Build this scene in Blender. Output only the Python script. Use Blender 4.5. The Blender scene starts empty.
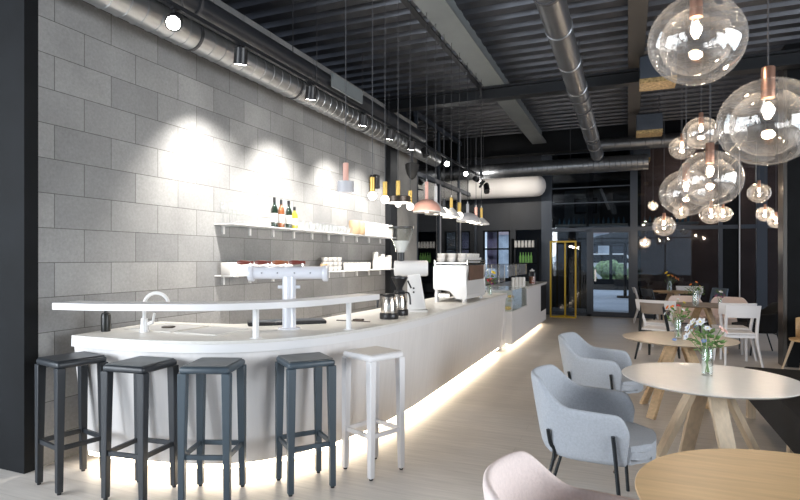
import bpy, bmesh, math, random
from mathutils import Vector, Matrix
random.seed(7)
S = bpy.context.scene
COL = S.collection
PI = math.pi

# ------------------------------------------------------------ materials
def mat(name, color=(.5,.5,.5), rough=.5, metal=0., spec=.5, emis=None, estr=0., noise=0., nscale=8., bump=0., coat=0., nstretch=(1,1,1)):
    m = bpy.data.materials.new(name); m.use_nodes = True
    nt = m.node_tree; b = nt.nodes['Principled BSDF']
    b.inputs['Base Color'].default_value = (*color, 1)
    b.inputs['Roughness'].default_value = rough
    b.inputs['Metallic'].default_value = metal
    b.inputs['Specular IOR Level'].default_value = spec
    if coat: b.inputs['Coat Weight'].default_value = coat
    if emis:
        b.inputs['Emission Color'].default_value = (*emis, 1); b.inputs['Emission Strength'].default_value = estr
    if noise or bump:
        tc = nt.nodes.new('ShaderNodeTexCoord'); mp = nt.nodes.new('ShaderNodeMapping')
        mp.inputs['Scale'].default_value = nstretch
        nt.links.new(tc.outputs['Object'], mp.inputs['Vector'])
        n = nt.nodes.new('ShaderNodeTexNoise'); n.inputs['Scale'].default_value = nscale; n.inputs['Detail'].default_value = 6
        nt.links.new(mp.outputs[0], n.inputs['Vector'])
        if noise:
            r = nt.nodes.new('ShaderNodeValToRGB')
            r.color_ramp.elements[0].position = .3; r.color_ramp.elements[1].position = .7
            r.color_ramp.elements[0].color = (*[max(0, c*(1-noise)) for c in color], 1)
            r.color_ramp.elements[1].color = (*[min(1, c*(1+noise)) for c in color], 1)
            nt.links.new(n.outputs['Fac'], r.inputs[0]); nt.links.new(r.outputs[0], b.inputs['Base Color'])
        if bump:
            bp = nt.nodes.new('ShaderNodeBump'); bp.inputs['Strength'].default_value = bump; bp.inputs['Distance'].default_value = .01
            nt.links.new(n.outputs['Fac'], bp.inputs['Height']); nt.links.new(bp.outputs[0], b.inputs['Normal'])
    return m

def thin_glass(name, tint=(1,1,1), refl=1.0, rough=0., low=.04, high=.75, blend=.25, rim_white=0):
    m = bpy.data.materials.new(name); m.use_nodes = True
    nt = m.node_tree; nt.nodes.clear()
    o = nt.nodes.new('ShaderNodeOutputMaterial'); mx = nt.nodes.new('ShaderNodeMixShader')
    t = nt.nodes.new('ShaderNodeBsdfTransparent'); t.inputs[0].default_value = (*tint, 1)
    g = nt.nodes.new('ShaderNodeBsdfGlossy'); g.inputs['Color'].default_value = (refl,refl,refl,1); g.inputs['Roughness'].default_value = rough
    lw = nt.nodes.new('ShaderNodeLayerWeight'); lw.inputs['Blend'].default_value = blend
    mr = nt.nodes.new('ShaderNodeMapRange'); mr.inputs['To Min'].default_value = low; mr.inputs['To Max'].default_value = high
    nt.links.new(lw.outputs['Facing'], mr.inputs['Value']); nt.links.new(mr.outputs[0], mx.inputs[0])
    gs = g
    if rim_white:
        df = nt.nodes.new('ShaderNodeBsdfDiffuse'); df.inputs[0].default_value = (.8,.8,.8,1); m2 = nt.nodes.new('ShaderNodeMixShader'); m2.inputs[0].default_value = rim_white
        nt.links.new(g.outputs[0], m2.inputs[1]); nt.links.new(df.outputs[0], m2.inputs[2]); gs = m2
    nt.links.new(t.outputs[0], mx.inputs[1]); nt.links.new(gs.outputs[0], mx.inputs[2]); nt.links.new(mx.outputs[0], o.inputs[0])
    return m

def block_mat(name, ax='y', bw=.475, bh=.25, c1=(.27,.27,.27), c2=(.36,.355,.35), mortar=(.13,.13,.13), z0=1.45, y0=2.73):
    m = bpy.data.materials.new(name); m.use_nodes = True
    nt = m.node_tree; L = nt.links; N = nt.nodes; b = N['Principled BSDF']; b.inputs['Roughness'].default_value = .85
    g = N.new('ShaderNodeNewGeometry'); sp = N.new('ShaderNodeSeparateXYZ'); L.new(g.outputs['Position'], sp.inputs[0])
    a1 = N.new('ShaderNodeMath'); a1.operation = 'SUBTRACT'; a1.inputs[1].default_value = y0 - 20*bw
    L.new(sp.outputs['Y' if ax == 'y' else 'X'], a1.inputs[0])
    a2 = N.new('ShaderNodeMath'); a2.operation = 'SUBTRACT'; a2.inputs[1].default_value = z0 - 20*bh; L.new(sp.outputs['Z'], a2.inputs[0])
    cb = N.new('ShaderNodeCombineXYZ'); L.new(a1.outputs[0], cb.inputs[0]); L.new(a2.outputs[0], cb.inputs[1])
    br = N.new('ShaderNodeTexBrick'); br.offset = .5; br.inputs['Scale'].default_value = 1
    br.inputs['Brick Width'].default_value = bw; br.inputs['Row Height'].default_value = bh
    br.inputs['Mortar Size'].default_value = .0028; br.inputs['Mortar Smooth'].default_value = .3; br.inputs['Bias'].default_value = 0
    br.inputs['Color1'].default_value = (*c1,1); br.inputs['Color2'].default_value = (*c2,1); br.inputs['Mortar'].default_value = (*mortar,1)
    L.new(cb.outputs[0], br.inputs['Vector'])
    n1 = N.new('ShaderNodeTexNoise'); n1.inputs['Scale'].default_value = 1.3; n1.inputs['Detail'].default_value = 5; L.new(g.outputs['Position'], n1.inputs['Vector'])
    n2 = N.new('ShaderNodeTexNoise'); n2.inputs['Scale'].default_value = 45; n2.inputs['Detail'].default_value = 6; n2.inputs['Roughness'].default_value = .75; L.new(g.outputs['Position'], n2.inputs['Vector'])
    r1 = N.new('ShaderNodeMapRange'); r1.inputs['From Min'].default_value = .3; r1.inputs['From Max'].default_value = .7; r1.inputs['To Min'].default_value = .82; r1.inputs['To Max'].default_value = 1.18; L.new(n1.outputs['Fac'], r1.inputs[0])
    r2 = N.new('ShaderNodeMapRange'); r2.inputs['From Min'].default_value = .3; r2.inputs['From Max'].default_value = .7; r2.inputs['To Min'].default_value = .86; r2.inputs['To Max'].default_value = 1.14; L.new(n2.outputs['Fac'], r2.inputs[0])
    mu = N.new('ShaderNodeMath'); mu.operation = 'MULTIPLY'; L.new(r1.outputs[0], mu.inputs[0]); L.new(r2.outputs[0], mu.inputs[1])
    hs = N.new('ShaderNodeHueSaturation'); L.new(mu.outputs[0], hs.inputs['Value']); L.new(br.outputs['Color'], hs.inputs['Color'])
    L.new(hs.outputs[0], b.inputs['Base Color'])
    inv = N.new('ShaderNodeMath'); inv.operation = 'MULTIPLY_ADD'; inv.inputs[1].default_value = -1; inv.inputs[2].default_value = 1; L.new(br.outputs['Fac'], inv.inputs[0])
    ad = N.new('ShaderNodeMath'); ad.operation = 'MULTIPLY_ADD'; ad.inputs[1].default_value = .25; L.new(n2.outputs['Fac'], ad.inputs[0]); L.new(inv.outputs[0], ad.inputs[2])
    bp = N.new('ShaderNodeBump'); bp.inputs['Strength'].default_value = .5; bp.inputs['Distance'].default_value = .006; L.new(ad.outputs[0], bp.inputs['Height']); L.new(bp.outputs[0], b.inputs['Normal'])
    return m

def plank_mat(name, c1, c2, mortar, w=2.2, h=.16, rough=.4, coat=0):
    m = bpy.data.materials.new(name); m.use_nodes = True
    nt = m.node_tree; L = nt.links; N = nt.nodes; b = N['Principled BSDF']; b.inputs['Roughness'].default_value = rough; b.inputs['Coat Weight'].default_value = coat
    tc = N.new('ShaderNodeTexCoord')
    br = N.new('ShaderNodeTexBrick'); br.offset = .37; br.inputs['Scale'].default_value = 1
    br.inputs['Brick Width'].default_value = w; br.inputs['Row Height'].default_value = h; br.inputs['Mortar Size'].default_value = .0015
    br.inputs['Color1'].default_value = (*c1,1); br.inputs['Color2'].default_value = (*c2,1); br.inputs['Mortar'].default_value = (*mortar,1)
    L.new(tc.outputs['Object'], br.inputs['Vector'])
    mp = N.new('ShaderNodeMapping'); mp.inputs['Scale'].default_value = (1.2, 14, 1); L.new(tc.outputs['Object'], mp.inputs['Vector'])
    n = N.new('ShaderNodeTexNoise'); n.inputs['Scale'].default_value = 2.5; n.inputs['Detail'].default_value = 7; L.new(mp.outputs[0], n.inputs['Vector'])
    r = N.new('ShaderNodeMapRange'); r.inputs['From Min'].default_value = .3; r.inputs['From Max'].default_value = .7; r.inputs['To Min'].default_value = .9; r.inputs['To Max'].default_value = 1.1; L.new(n.outputs['Fac'], r.inputs[0])
    hs = N.new('ShaderNodeHueSaturation'); L.new(r.outputs[0], hs.inputs['Value']); L.new(br.outputs['Color'], hs.inputs['Color']); L.new(hs.outputs[0], b.inputs['Base Color'])
    return m

def wood_mat(name, c, rough=.45, amp=.16, stretch=(1.5,18,18)):
    return mat(name, c, rough, noise=amp, nscale=2.2, nstretch=stretch)

def emit(name, c, s):
    m = bpy.data.materials.new(name); m.use_nodes = True
    nt = m.node_tree; nt.nodes.clear(); o = nt.nodes.new('ShaderNodeOutputMaterial'); e = nt.nodes.new('ShaderNodeEmission')
    e.inputs[0].default_value = (*c,1); e.inputs[1].default_value = s; nt.links.new(e.outputs[0], o.inputs[0]); return m

M = dict(
 block=block_mat('grey_block', c1=(.235,.237,.24), c2=(.325,.325,.322), mortar=(.09,.09,.085)),
 concrete=mat('cast_concrete', (.33,.32,.30), .85, noise=.15, nscale=3, bump=.2),
 black=mat('black_paint', (.0055,.0065,.008), .8, spec=.25, noise=.3, nscale=3),
 darkwall=mat('dark_panel', (.017,.021,.029), .5, noise=.2, nscale=2),
 steel_dark=mat('dark_steel', (.02,.022,.026), .45, metal=.3),
 frame_blue=mat('blue_grey_frame', (.055,.068,.09), .4, metal=.2),
 deck=mat('corrugated_deck', (.095,.10,.115), .42, metal=.55, noise=.25, nscale=2.5),
 beam=mat('grey_beam_paint', (.21,.235,.245), .55, noise=.1, nscale=2),
 beam2=mat('brown_grey_beam_paint', (.06,.055,.05), .6),
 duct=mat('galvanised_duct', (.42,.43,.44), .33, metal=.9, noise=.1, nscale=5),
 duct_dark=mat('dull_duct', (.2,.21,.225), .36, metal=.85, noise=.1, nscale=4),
 pipe_black=mat('black_pipe', (.02,.022,.027), .4),
 fabricduct=mat('white_fabric_duct', (.82,.79,.76), .8),
 floor=plank_mat('pale_floor_planks', (.60,.56,.52), (.65,.605,.56), (.48,.44,.40), rough=.36),
 paving=mat('outdoor_paving', (.5,.54,.6), .6, noise=.1, nscale=1),
 bartop=mat('bar_top_white', (.72,.70,.66), .3, noise=.04, nscale=30),
 barfascia=mat('bar_fascia_white', (.78,.77,.77), .4),
 barfront=mat('bar_front_whitewashed_wood', (.74,.72,.71), .55, noise=.035, nscale=6, nstretch=(4,4,.35)),
 whitepaint=mat('white_paint', (.8,.8,.8), .4),
 led=emit('warm_led', (1,.84,.62), 15),
 stool_dark=mat('dark_blue_grey_stain', (.05,.07,.088), .42, noise=.15, nscale=12, nstretch=(1,1,.2)),
 stool_black=mat('black_stain', (.022,.026,.032), .42),
 stool_pad=mat('stool_seat_grey', (.13,.14,.145), .5, noise=.15, nscale=10),
 stool_padw=mat('stool_seat_white', (.62,.58,.54), .5),
 stool_white=mat('white_lacquer', (.80,.79,.80), .35),
 foot=mat('rubber_foot', (.02,.02,.02), .7),
 fab_grey=mat('blue_grey_wool', (.41,.44,.485), .95, noise=.08, nscale=90, bump=.3),
 fab_pink=mat('pale_pink_wool', (.78,.67,.64), .95, noise=.05, nscale=90, bump=.3),
 fab_black=mat('black_wool', (.014,.015,.018), .95, noise=.2, nscale=90, bump=.3),
 legblack=mat('black_metal_leg', (.02,.025,.03), .3, metal=.4),
 oak=wood_mat('oak_board', (.60,.43,.26), .45, .14),
 oak_pale=wood_mat('pale_oak', (.62,.50,.36), .5, .12, (18,18,1.5)),
 oak_top=wood_mat('oak_table_top', (.62,.42,.22), .38, .12, (1.5,16,16)),
 ltop=mat('beige_laminate', (.78,.75,.71), .28, noise=.03, nscale=20),
 ltop2=mat('tan_laminate', (.64,.53,.40), .3, noise=.04, nscale=20),
 walnut=mat('grey_brown_plywood', (.22,.18,.15), .5, noise=.1),
 bluechair=mat('blue_grey_paint', (.10,.14,.19), .45),
 glass=thin_glass('clear_glass', (1,1,1), 1, low=.05, high=.8, blend=.3),
 globe=thin_glass('blown_glass', (.97,.96,.95), 1, low=.035, high=.85, blend=.18, rim_white=.22),  # diffuse white at the rim stands in for reflected windows
 shelfglass=thin_glass('thin_drinking_glass', (.985,.99,.99), 1, low=.03, high=.5, blend=.3, rim_white=.5),
 vase=thin_glass('vase_glass', (.96,.985,.975), 1, low=.04, high=.6, blend=.25),
 pane=thin_glass('window_glass', (.55,.58,.6), 1, low=.04, high=.8, blend=.2),
 pane_clear=thin_glass('door_glass', (.8,.84,.87), 1, low=.035, high=.8, blend=.2),
 winebottle=mat('dark_bottle_glass', (.01,.02,.014), .08, coat=.5),
 amberbottle=mat('amber_bottle_glass', (.18,.06,.02), .08, coat=.5),
 greenbottle=mat('yellow_green_bottle_glass', (.36,.33,.04), .1, coat=.5),
 label=mat('paper_label', (.75,.74,.72), .6),
 brass=mat('brushed_brass', (.56,.38,.11), .35, metal=.8),
 yellow=mat('yellow_frame_paint', (.62,.42,.03), .45),
 copper=mat('copper', (.75,.42,.30), .28, metal=.9),
 pink=mat('salmon_lacquer', (.80,.44,.35), .4),
 palepink=mat('pale_pink_lacquer', (.75,.42,.36), .4),
 greyshade=mat('pale_grey_lacquer', (.55,.54,.56), .45),
 bronze=mat('bronze_metal', (.07,.055,.045), .35, metal=.7),
 bulb=emit('warm_bulb', (1,.86,.66), 14),
 bulbw=emit('frosted_bulb', (1,.93,.84), 3.2),
 filament=emit('filament', (1,.72,.42), 60),
 spotlens=emit('spot_lens', (1,.98,.95), 40),
 spotdim=mat('spot_reflector', (.6,.62,.65), .15, metal=1),
 cord=mat('cable', (.05,.05,.055), .5),
 chrome=mat('polished_steel', (.72,.67,.60), .24, metal=1),
 blackplastic=mat('black_plastic', (.012,.012,.014), .35),
 whiteenamel=mat('white_enamel', (.80,.79,.78), .25, coat=.3),
 tower=mat('silver_white_enamel', (.66,.67,.72), .25, coat=.4),
 cherry=mat('cherry_wood', (.16,.03,.02), .3, coat=.3),
 cherry2=mat('orange_cherry_wood', (.28,.08,.03), .3, coat=.3),
 brownpanel=mat('walnut_panel', (.12,.06,.035), .5, noise=.2, nscale=12),
 ceramic=mat('white_ceramic', (.82,.80,.77), .2),
 kraft=mat('kraft_paper', (.50,.36,.22), .7),
 leaf=mat('leaf_green', (.10,.20,.05), .6, noise=.3, nscale=20),
 stem=mat('stem_green', (.16,.28,.08), .6),
 petal_w=mat('white_petal', (.80,.82,.84), .7),
 petal_b=mat('blue_petal', (.25,.35,.62), .7),
 petal_o=mat('orange_petal', (.75,.22,.05), .7),
 petal_y=mat('yellow_petal', (.80,.62,.04), .7),
 petal_r=mat('red_petal', (.5,.03,.07), .7),
 petal_p=mat('purple_petal', (.28,.06,.22), .7),
 petal_pk=mat('pink_petal', (.75,.5,.45), .7),
 pastry=mat('golden_pastry', (.72,.50,.18), .6, noise=.3, nscale=40),
 soapblack=mat('matt_black_bottle', (.012,.014,.012), .35),
 sinksteel=mat('white_sink', (.55,.55,.55), .3),
 hedge=mat('hedge_green', (.30,.42,.20), .8, noise=.6, nscale=9),
 lilac=mat('lilac_cloth', (.42,.36,.62), .7),
 facade=mat('pale_facade', (.52,.56,.60), .7, noise=.3, nscale=1.5),
 facadered=mat('pinkish_facade', (.55,.42,.42), .7),
 grille=mat('grille_painted_gold_light', (.42,.30,.14), .4, metal=.4, noise=.6, nscale=30),  # gold light on the grilles is put into this colour
 bluebottle=mat('blue_glass', (.12,.28,.42), .2),
 greenscreen=mat('green_bottle', (.22,.5,.12), .3),
 tanstrip=mat('dark_trim_metal', (.06,.055,.05), .3, metal=.5),
 redbrown=mat('red_brown_wall', (.14,.09,.08), .7, noise=.2, nscale=2),
)

# ------------------------------------------------------------ mesh helpers
def nb(): return bmesh.new()
def box(bm, x0,x1,y0,y1,z0,z1, mtx=None, bev=0, seg=2):
    r = bmesh.ops.create_cube(bm, size=1)
    vs = r['verts']
    for v in vs:
        v.co = Vector(((x0+x1)/2+v.co.x*(x1-x0), (y0+y1)/2+v.co.y*(y1-y0), (z0+z1)/2+v.co.z*(z1-z0)))
    if bev:
        es = list({e for v in vs for e in v.link_edges})
        rr = bmesh.ops.bevel(bm, geom=es, offset=bev, segments=seg, affect='EDGES', profile=.5)
        vs = list({v for f in rr['faces'] for v in f.verts} | {v for v in vs if v.is_valid})
    if mtx is not None:
        for v in vs: v.co = mtx @ v.co
    return bm
def lathe(bm, prof, cx=0, cy=0, seg=24, mtx=None, scale=(1,1)):
    rings = []
    for r, z in prof:
        if r < 1e-6:
            p = Vector((cx, cy, z)); p = mtx @ p if mtx is not None else p
            rings.append([bm.verts.new(p)])
        else:
            ring = []
            for k in range(seg):
                a = 2*PI*k/seg
                p = Vector((cx+r*scale[0]*math.cos(a), cy+r*scale[1]*math.sin(a), z))
                if mtx is not None: p = mtx @ p
                ring.append(bm.verts.new(p))
            rings.append(ring)
    for A, B in zip(rings, rings[1:]):
        for k in range(seg):
            k2 = (k+1) % seg
            if len(A) == 1 and len(B) == 1: continue
            if len(A) == 1: bm.faces.new((A[0], B[k2], B[k]))
            elif len(B) == 1: bm.faces.new((A[k], A[k2], B[0]))
            else: bm.faces.new((A[k], A[k2], B[k2], B[k]))
    return bm
def cyl(bm, p0, p1, r0, r1=None, seg=16):
    r1 = r0 if r1 is None else r1
    p0 = Vector(p0); p1 = Vector(p1); d = p1-p0
    m = Matrix.Translation(p0) @ d.to_track_quat('Z','Y').to_matrix().to_4x4()
    return lathe(bm, [(0,0),(r0,0),(r1,d.length),(0,d.length)], seg=seg, mtx=m)
def ball(bm, c, r, seg=16, sx=1, sz=1):
    n = 8
    return lathe(bm, [(r*sx*math.sin(PI*k/n), c[2]-r*sz*math.cos(PI*k/n)) for k in range(n+1)], c[0], c[1], seg)
def tube(bm, pts, r, seg=10):
    pts = [Vector(p) for p in pts]; rings = []; up = None
    for i, p in enumerate(pts):
        d = (pts[min(i+1,len(pts)-1)]-pts[max(i-1,0)]).normalized()
        if up is None: up = d.orthogonal().normalized()
        up = (up - d*up.dot(d)).normalized(); s = d.cross(up)
        rr = r[i] if isinstance(r, (list,tuple)) else r
        rings.append([bm.verts.new(p+rr*(math.cos(2*PI*k/seg)*up+math.sin(2*PI*k/seg)*s)) for k in range(seg)])
    for A, B in zip(rings, rings[1:]):
        for k in range(seg): bm.faces.new((A[k], A[(k+1)%seg], B[(k+1)%seg], B[k]))
    bm.faces.new(rings[0][::-1]); bm.faces.new(rings[-1]); return bm
def prism(bm, pts, z0, z1):
    a = [bm.verts.new((x,y,z0)) for x,y in pts]; b = [bm.verts.new((x,y,z1)) for x,y in pts]
    n = len(pts)
    bm.faces.new(a[::-1]); bm.faces.new(b)
    for k in range(n): bm.faces.new((a[k],a[(k+1)%n],b[(k+1)%n],b[k]))
    return bm
def bar(bm, p0, p1, w, d, w1=None, d1=None, up=(0,1,0)):
    """rectangular tapered bar from p0 to p1"""
    p0=Vector(p0); p1=Vector(p1); w1=w if w1 is None else w1; d1=d if d1 is None else d1
    z=(p1-p0).normalized(); y=Vector(up); y=(y-z*y.dot(z)).normalized(); x=y.cross(z)
    A=[bm.verts.new(p0+x*sx*w/2+y*sy*d/2) for sx,sy in ((-1,-1),(1,-1),(1,1),(-1,1))]
    B=[bm.verts.new(p1+x*sx*w1/2+y*sy*d1/2) for sx,sy in ((-1,-1),(1,-1),(1,1),(-1,1))]
    bm.faces.new(A[::-1]); bm.faces.new(B)
    for k in range(4): bm.faces.new((A[k],A[(k+1)%4],B[(k+1)%4],B[k]))
    return bm
def spline(pts, n=8):
    P=[Vector(p) for p in pts]; P=[P[0]*2-P[1]]+P+[P[-1]*2-P[-2]]; out=[]
    for i in range(1,len(P)-2):
        for k in range(n):
            t=k/n; a,b,c,d=P[i-1],P[i],P[i+1],P[i+2]
            out.append(.5*((2*b)+(c-a)*t+(2*a-5*b+4*c-d)*t*t+(3*b-a-3*c+d)*t**3))
    out.append(P[-2]); return out

def obj(name, bm, m, parent=None, smooth=True, bevel=0, loc=None):
    bmesh.ops.recalc_face_normals(bm, faces=bm.faces[:])
    me = bpy.data.meshes.new(name); bm.to_mesh(me); bm.free()
    me.materials.append(M[m] if isinstance(m,str) else m)
    if smooth:
        for p in me.polygons: p.use_smooth = True
        try: me.set_sharp_from_angle(angle=math.radians(38))
        except Exception: pass
    o = bpy.data.objects.new(name, me); COL.objects.link(o)
    if parent is not None: o.parent = parent
    if loc: o.location = loc
    if bevel:
        b = o.modifiers.new('bevel','BEVEL'); b.width = bevel; b.segments = 2; b.limit_method = 'ANGLE'
    return o
def thing(name, label, cat, loc=(0,0,0), rz=0, group=None):
    o = bpy.data.objects.new(name, None); COL.objects.link(o); o.empty_display_size = .1
    o.location = loc; o.rotation_euler = (0,0,rz); o['label'] = label; o['category'] = cat
    if group: o['group'] = group
    return o
def tag(o, label, cat, group=None, loc=None):
    o['label'] = label; o['category'] = cat
    if group: o['group'] = group
    if loc: o.location = loc
    return o
def struct(name, bm, m, parent=None, smooth=False, bevel=0):
    o = obj(name, bm, m, parent, smooth, bevel)
    if parent is None: o['kind'] = 'structure'
    return o
def dup(root, loc=None, rz=None, label=None, group=None):
    def cp(o, par):
        c = o.copy(); COL.objects.link(c)
        if par is not None: c.parent = par
        for ch in list(o.children): cp(ch, c)
        return c
    r = cp(root, None)
    if loc is not None: r.location = loc
    if rz is not None: r.rotation_euler = (0,0,rz)
    if label: r['label'] = label
    if group: r['group'] = group
    return r
def light(kind, name, loc, energy, color=(1,1,1), target=None, parent=None, **kw):
    l = bpy.data.lights.new(name, kind); l.energy = energy; l.color = color
    for k,v in kw.items(): setattr(l,k,v)
    o = bpy.data.objects.new(name, l); COL.objects.link(o); o.location = loc
    if target is not None: o.rotation_euler = (Vector(target)-Vector(loc)).to_track_quat('-Z','Y').to_euler()
    if parent is not None: o.parent = parent
    return o
# ============================================================ ROOM SHELL
WX = -3.85; FY = 14.9; DZ = 4.5
b=nb(); box(b,-9,6,-5,FY,-.15,0); struct('floor',b,'floor')
b=nb(); box(b,WX-.2,WX,2.6,8.62,0,4.12); struct('wall_left',b,'block')
b=nb(); box(b,WX-.2,WX,8.92,10.16,0,4.12); struct('wall_pier',b,'concrete')
b=nb(); box(b,WX-2.6,WX+.02,2.5,2.598,0,4.6); struct('wall_front_left',b,'black')
b=nb(); box(b,-9,-8.9,2.6,FY,0,4.6); box(b,-8.9,WX-.2,10.1,10.16,0,4.6); struct('wall_side_room',b,'darkwall')
b=nb(); box(b,1.98,5.1,8.95,9.2,0,4.4); struct('wall_right_return',b,'black')
b=nb(); box(b,1.955,2.0,8.93,9.215,0,4.1); struct('trim_1',b,'tanstrip')
b=nb(); box(b,5,5.1,-5,.1,0,4.6); box(b,5,5.1,4.3,9.2,0,4.6); box(b,5,5.1,.1,4.3,0,.6); box(b,5,5.1,.1,4.3,3.2,4.6); struct('wall_right',b,'darkwall')
b=nb()
for y in (.1,1.45,2.85,4.24): box(b,5.02,5.08,y,y+.06,.6,3.2)
for z in (.6,3.14): box(b,5.02,5.08,.1,4.3,z,z+.06)
w=struct('window_7',b,'frame_blue'); b=nb(); box(b,5.05,5.055,.1,4.3,.6,3.2); struct('pane',b,'pane_clear',w)
# rear wall with window openings
b=nb()
box(b,-6.5,5.1,-4.1,-4,0,.5); box(b,-6.5,5.1,-4.1,-4,3.4,4.6); 
for x in (-6.5,-3.2,.1,3.4): box(b,x,x+.3 if x<3 else 5.1,-4.1,-4,.5,3.4)
struct('wall_rear',b,'darkwall')
b=nb(); box(b,-6.5,-6.4,-4,-2.7,0,4.6); box(b,-6.5,-6.4,.9,2.5,0,4.6); box(b,-6.5,-6.4,-2.7,.9,0,.6); box(b,-6.5,-6.4,-2.7,.9,3.3,4.6); struct('wall_left_rear',b,'darkwall')
b=nb()
for y in (-2.7,-1.5,-.3,.84): box(b,-6.48,-6.42,y,y+.06,.6,3.3)
w=struct('window_8',b,'frame_blue'); b=nb(); box(b,-6.455,-6.45,-2.7,.9,.6,3.3); struct('pane',b,'pane_clear',w)
for i,x in enumerate((-6.2,-2.9,.4)):
    b=nb()
    for xx in (x,x+1.47,x+2.94): box(b,xx,xx+.06,-4.08,-4.02,.5,3.4)
    for z in (.5,2.6,3.34): box(b,x,x+3.0,-4.08,-4.02,z,z+.06)
    w=struct(f'window_{i+1}',b,'frame_blue')
    b=nb(); box(b,x,x+3.0,-4.055,-4.05,.5,3.4); struct('pane',b,'pane_clear',w)
# corrugated deck: ribs run across the room
b=nb(); y=-5.0; prof=[]
while y<FY+.3:
    prof+=[(y,DZ),(y+.13,DZ),(y+.165,DZ+.09),(y+.27,DZ+.09)]; y+=.305
A=[b.verts.new((-9,p[0],p[1])) for p in prof]; B=[b.verts.new((6,p[0],p[1])) for p in prof]
for k in range(len(prof)-1): b.faces.new((A[k],A[k+1],B[k+1],B[k]))
o=struct('ceiling',b,'deck')
sol=o.modifiers.new('thick','SOLIDIFY'); sol.thickness=.02
# beams
b=nb(); box(b,-2.1,-1.78,1.5,FY,4.2,4.24); box(b,-2.0,-1.88,1.5,FY,4.24,4.5); struct('trim_2',b,'beam')
b=nb(); box(b,.0,.2,1.5,FY,4.2,4.24); box(b,.06,.14,1.5,FY,4.24,4.5); struct('trim_3',b,'beam2')
b=nb(); box(b,-9,5,8.55,8.75,4.0,4.03); box(b,-9,5,8.55,8.75,4.17,4.2); box(b,-9,5,8.63,8.67,4.03,4.17); struct('trim_4',b,'steel_dark')
b=nb(); box(b,-9,5,13.3,13.6,3.98,4.5); struct('trim_5',b,'black')
b=nb(); box(b,WX-.02,WX+.1,8.62,8.92,0,4.0); struct('trim_6',b,'steel_dark')
b=nb(); box(b,2.6,2.8,1.5,8.9,4.15,4.5); struct('trim_7',b,'beam2')
# left glazing beyond the pier
b=nb()
for y in (10.2,11.6,13.17,14.8): box(b,WX-.06,WX+.0,y-.025,y+.025,0,4.4)
for z in (0,3.12,4.3): box(b,WX-.07,WX+.01,10.16,FY,z,z+.09)
w=struct('window_4',b,'frame_blue')
b=nb(); box(b,WX-.035,WX-.03,10.2,FY,.05,4.3); struct('pane',b,'pane',w)
b=nb()
for y in (11.6,13.17): box(b,WX+.0,WX+.02,y-.02,y+.02,0,3.12)
struct('mullion_cap',b,'greyshade',w)
# far wall, left of the glazing: dark panels
b=nb(); box(b,-9,-1.95,FY,FY+.12,2.25,4.6)
for x in (-5.0,-4.2,-2.95): box(b,x-.006,x+.006,FY-.006,FY,2.25,3.6)
box(b,-9,-3.7,FY,FY+.12,0,2.25); box(b,-2.95,-2.8,FY,FY+.12,0,2.25); box(b,-3.7,-2.95,FY,FY+.12,0,.9); box(b,-2.8,-2.12,FY,FY+.12,0,.75)
struct('wall_back_left',b,'darkwall')
b=nb()
for x0,x1,z0,z1 in ((-3.7,-3.66,.9,2.25),(-2.99,-2.95,.9,2.25),(-3.31,-3.28,.9,2.25),(-3.7,-2.95,1.72,1.76),(-3.7,-2.95,.9,.94),(-3.7,-2.95,2.21,2.25)): box(b,x0,x1,FY,FY+.08,z0,z1)
w=struct('window_5',b,'black'); b=nb(); box(b,-3.66,-2.99,FY+.05,FY+.055,.94,2.21); struct('pane',b,'pane_clear',w)
# far glazing: frame posts, transoms, panes
b=nb()
for x0,x1 in ((-2.12,-1.85),(.05,.22),(1.98,2.06),(2.38,2.42),(2.74,2.95),(3.5,3.7)): box(b,x0,x1,FY-.03,FY+.1,0,4.3)
for z0,z1 in ((2.18,2.27),(4.2,4.4),(0,.06)): box(b,-1.85,3.6,FY-.02,FY+.1,z0,z1)
box(b,-.98,-.86,FY-.02,FY+.1,0,2.2)
for z in (2.9,3.3): box(b,-1.85,.05,FY,FY+.05,z,z+.025)
w=struct('window_6',b,'frame_blue')
b=nb(); box(b,-1.85,-.98,FY+.03,FY+.035,.06,2.2); box(b,-1.85,3.6,FY+.03,FY+.035,2.25,4.2); struct('pane',b,'pane',w)
b=nb(); box(b,.22,1.98,FY+.03,FY+.035,.06,2.2); box(b,2.06,3.6,FY+.03,FY+.035,.06,2.2); struct('pane',b,'pane',w)
b=nb(); box(b,2.39,2.41,FY-.05,FY-.03,0,3.9); struct('silver_edge',b,'whiteenamel',w)
b=nb(); box(b,2.06,2.38,FY-.01,FY+.02,0,4.2); struct('trim_8',b,'black')
b=nb()
box(b,-.86,-.82,FY,FY+.05,.02,2.18); box(b,0.01,.05,FY,FY+.05,.02,2.18); box(b,-.82,.01,FY,FY+.05,2.14,2.18); box(b,-.82,.01,FY,FY+.05,.02,.12)
w=struct('door_1',b,'frame_blue'); b=nb(); box(b,-.82,.01,FY+.02,FY+.028,.12,2.14); struct('pane',b,'pane_clear',w)
b=nb(); box(b,-.79,-.75,FY-.05,FY-.03,.9,1.2); box(b,-.78,-.76,FY-.03,FY,.92,.94); box(b,-.78,-.76,FY-.03,FY,1.16,1.18); struct('door_handle',b,'chrome',w)
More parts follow.
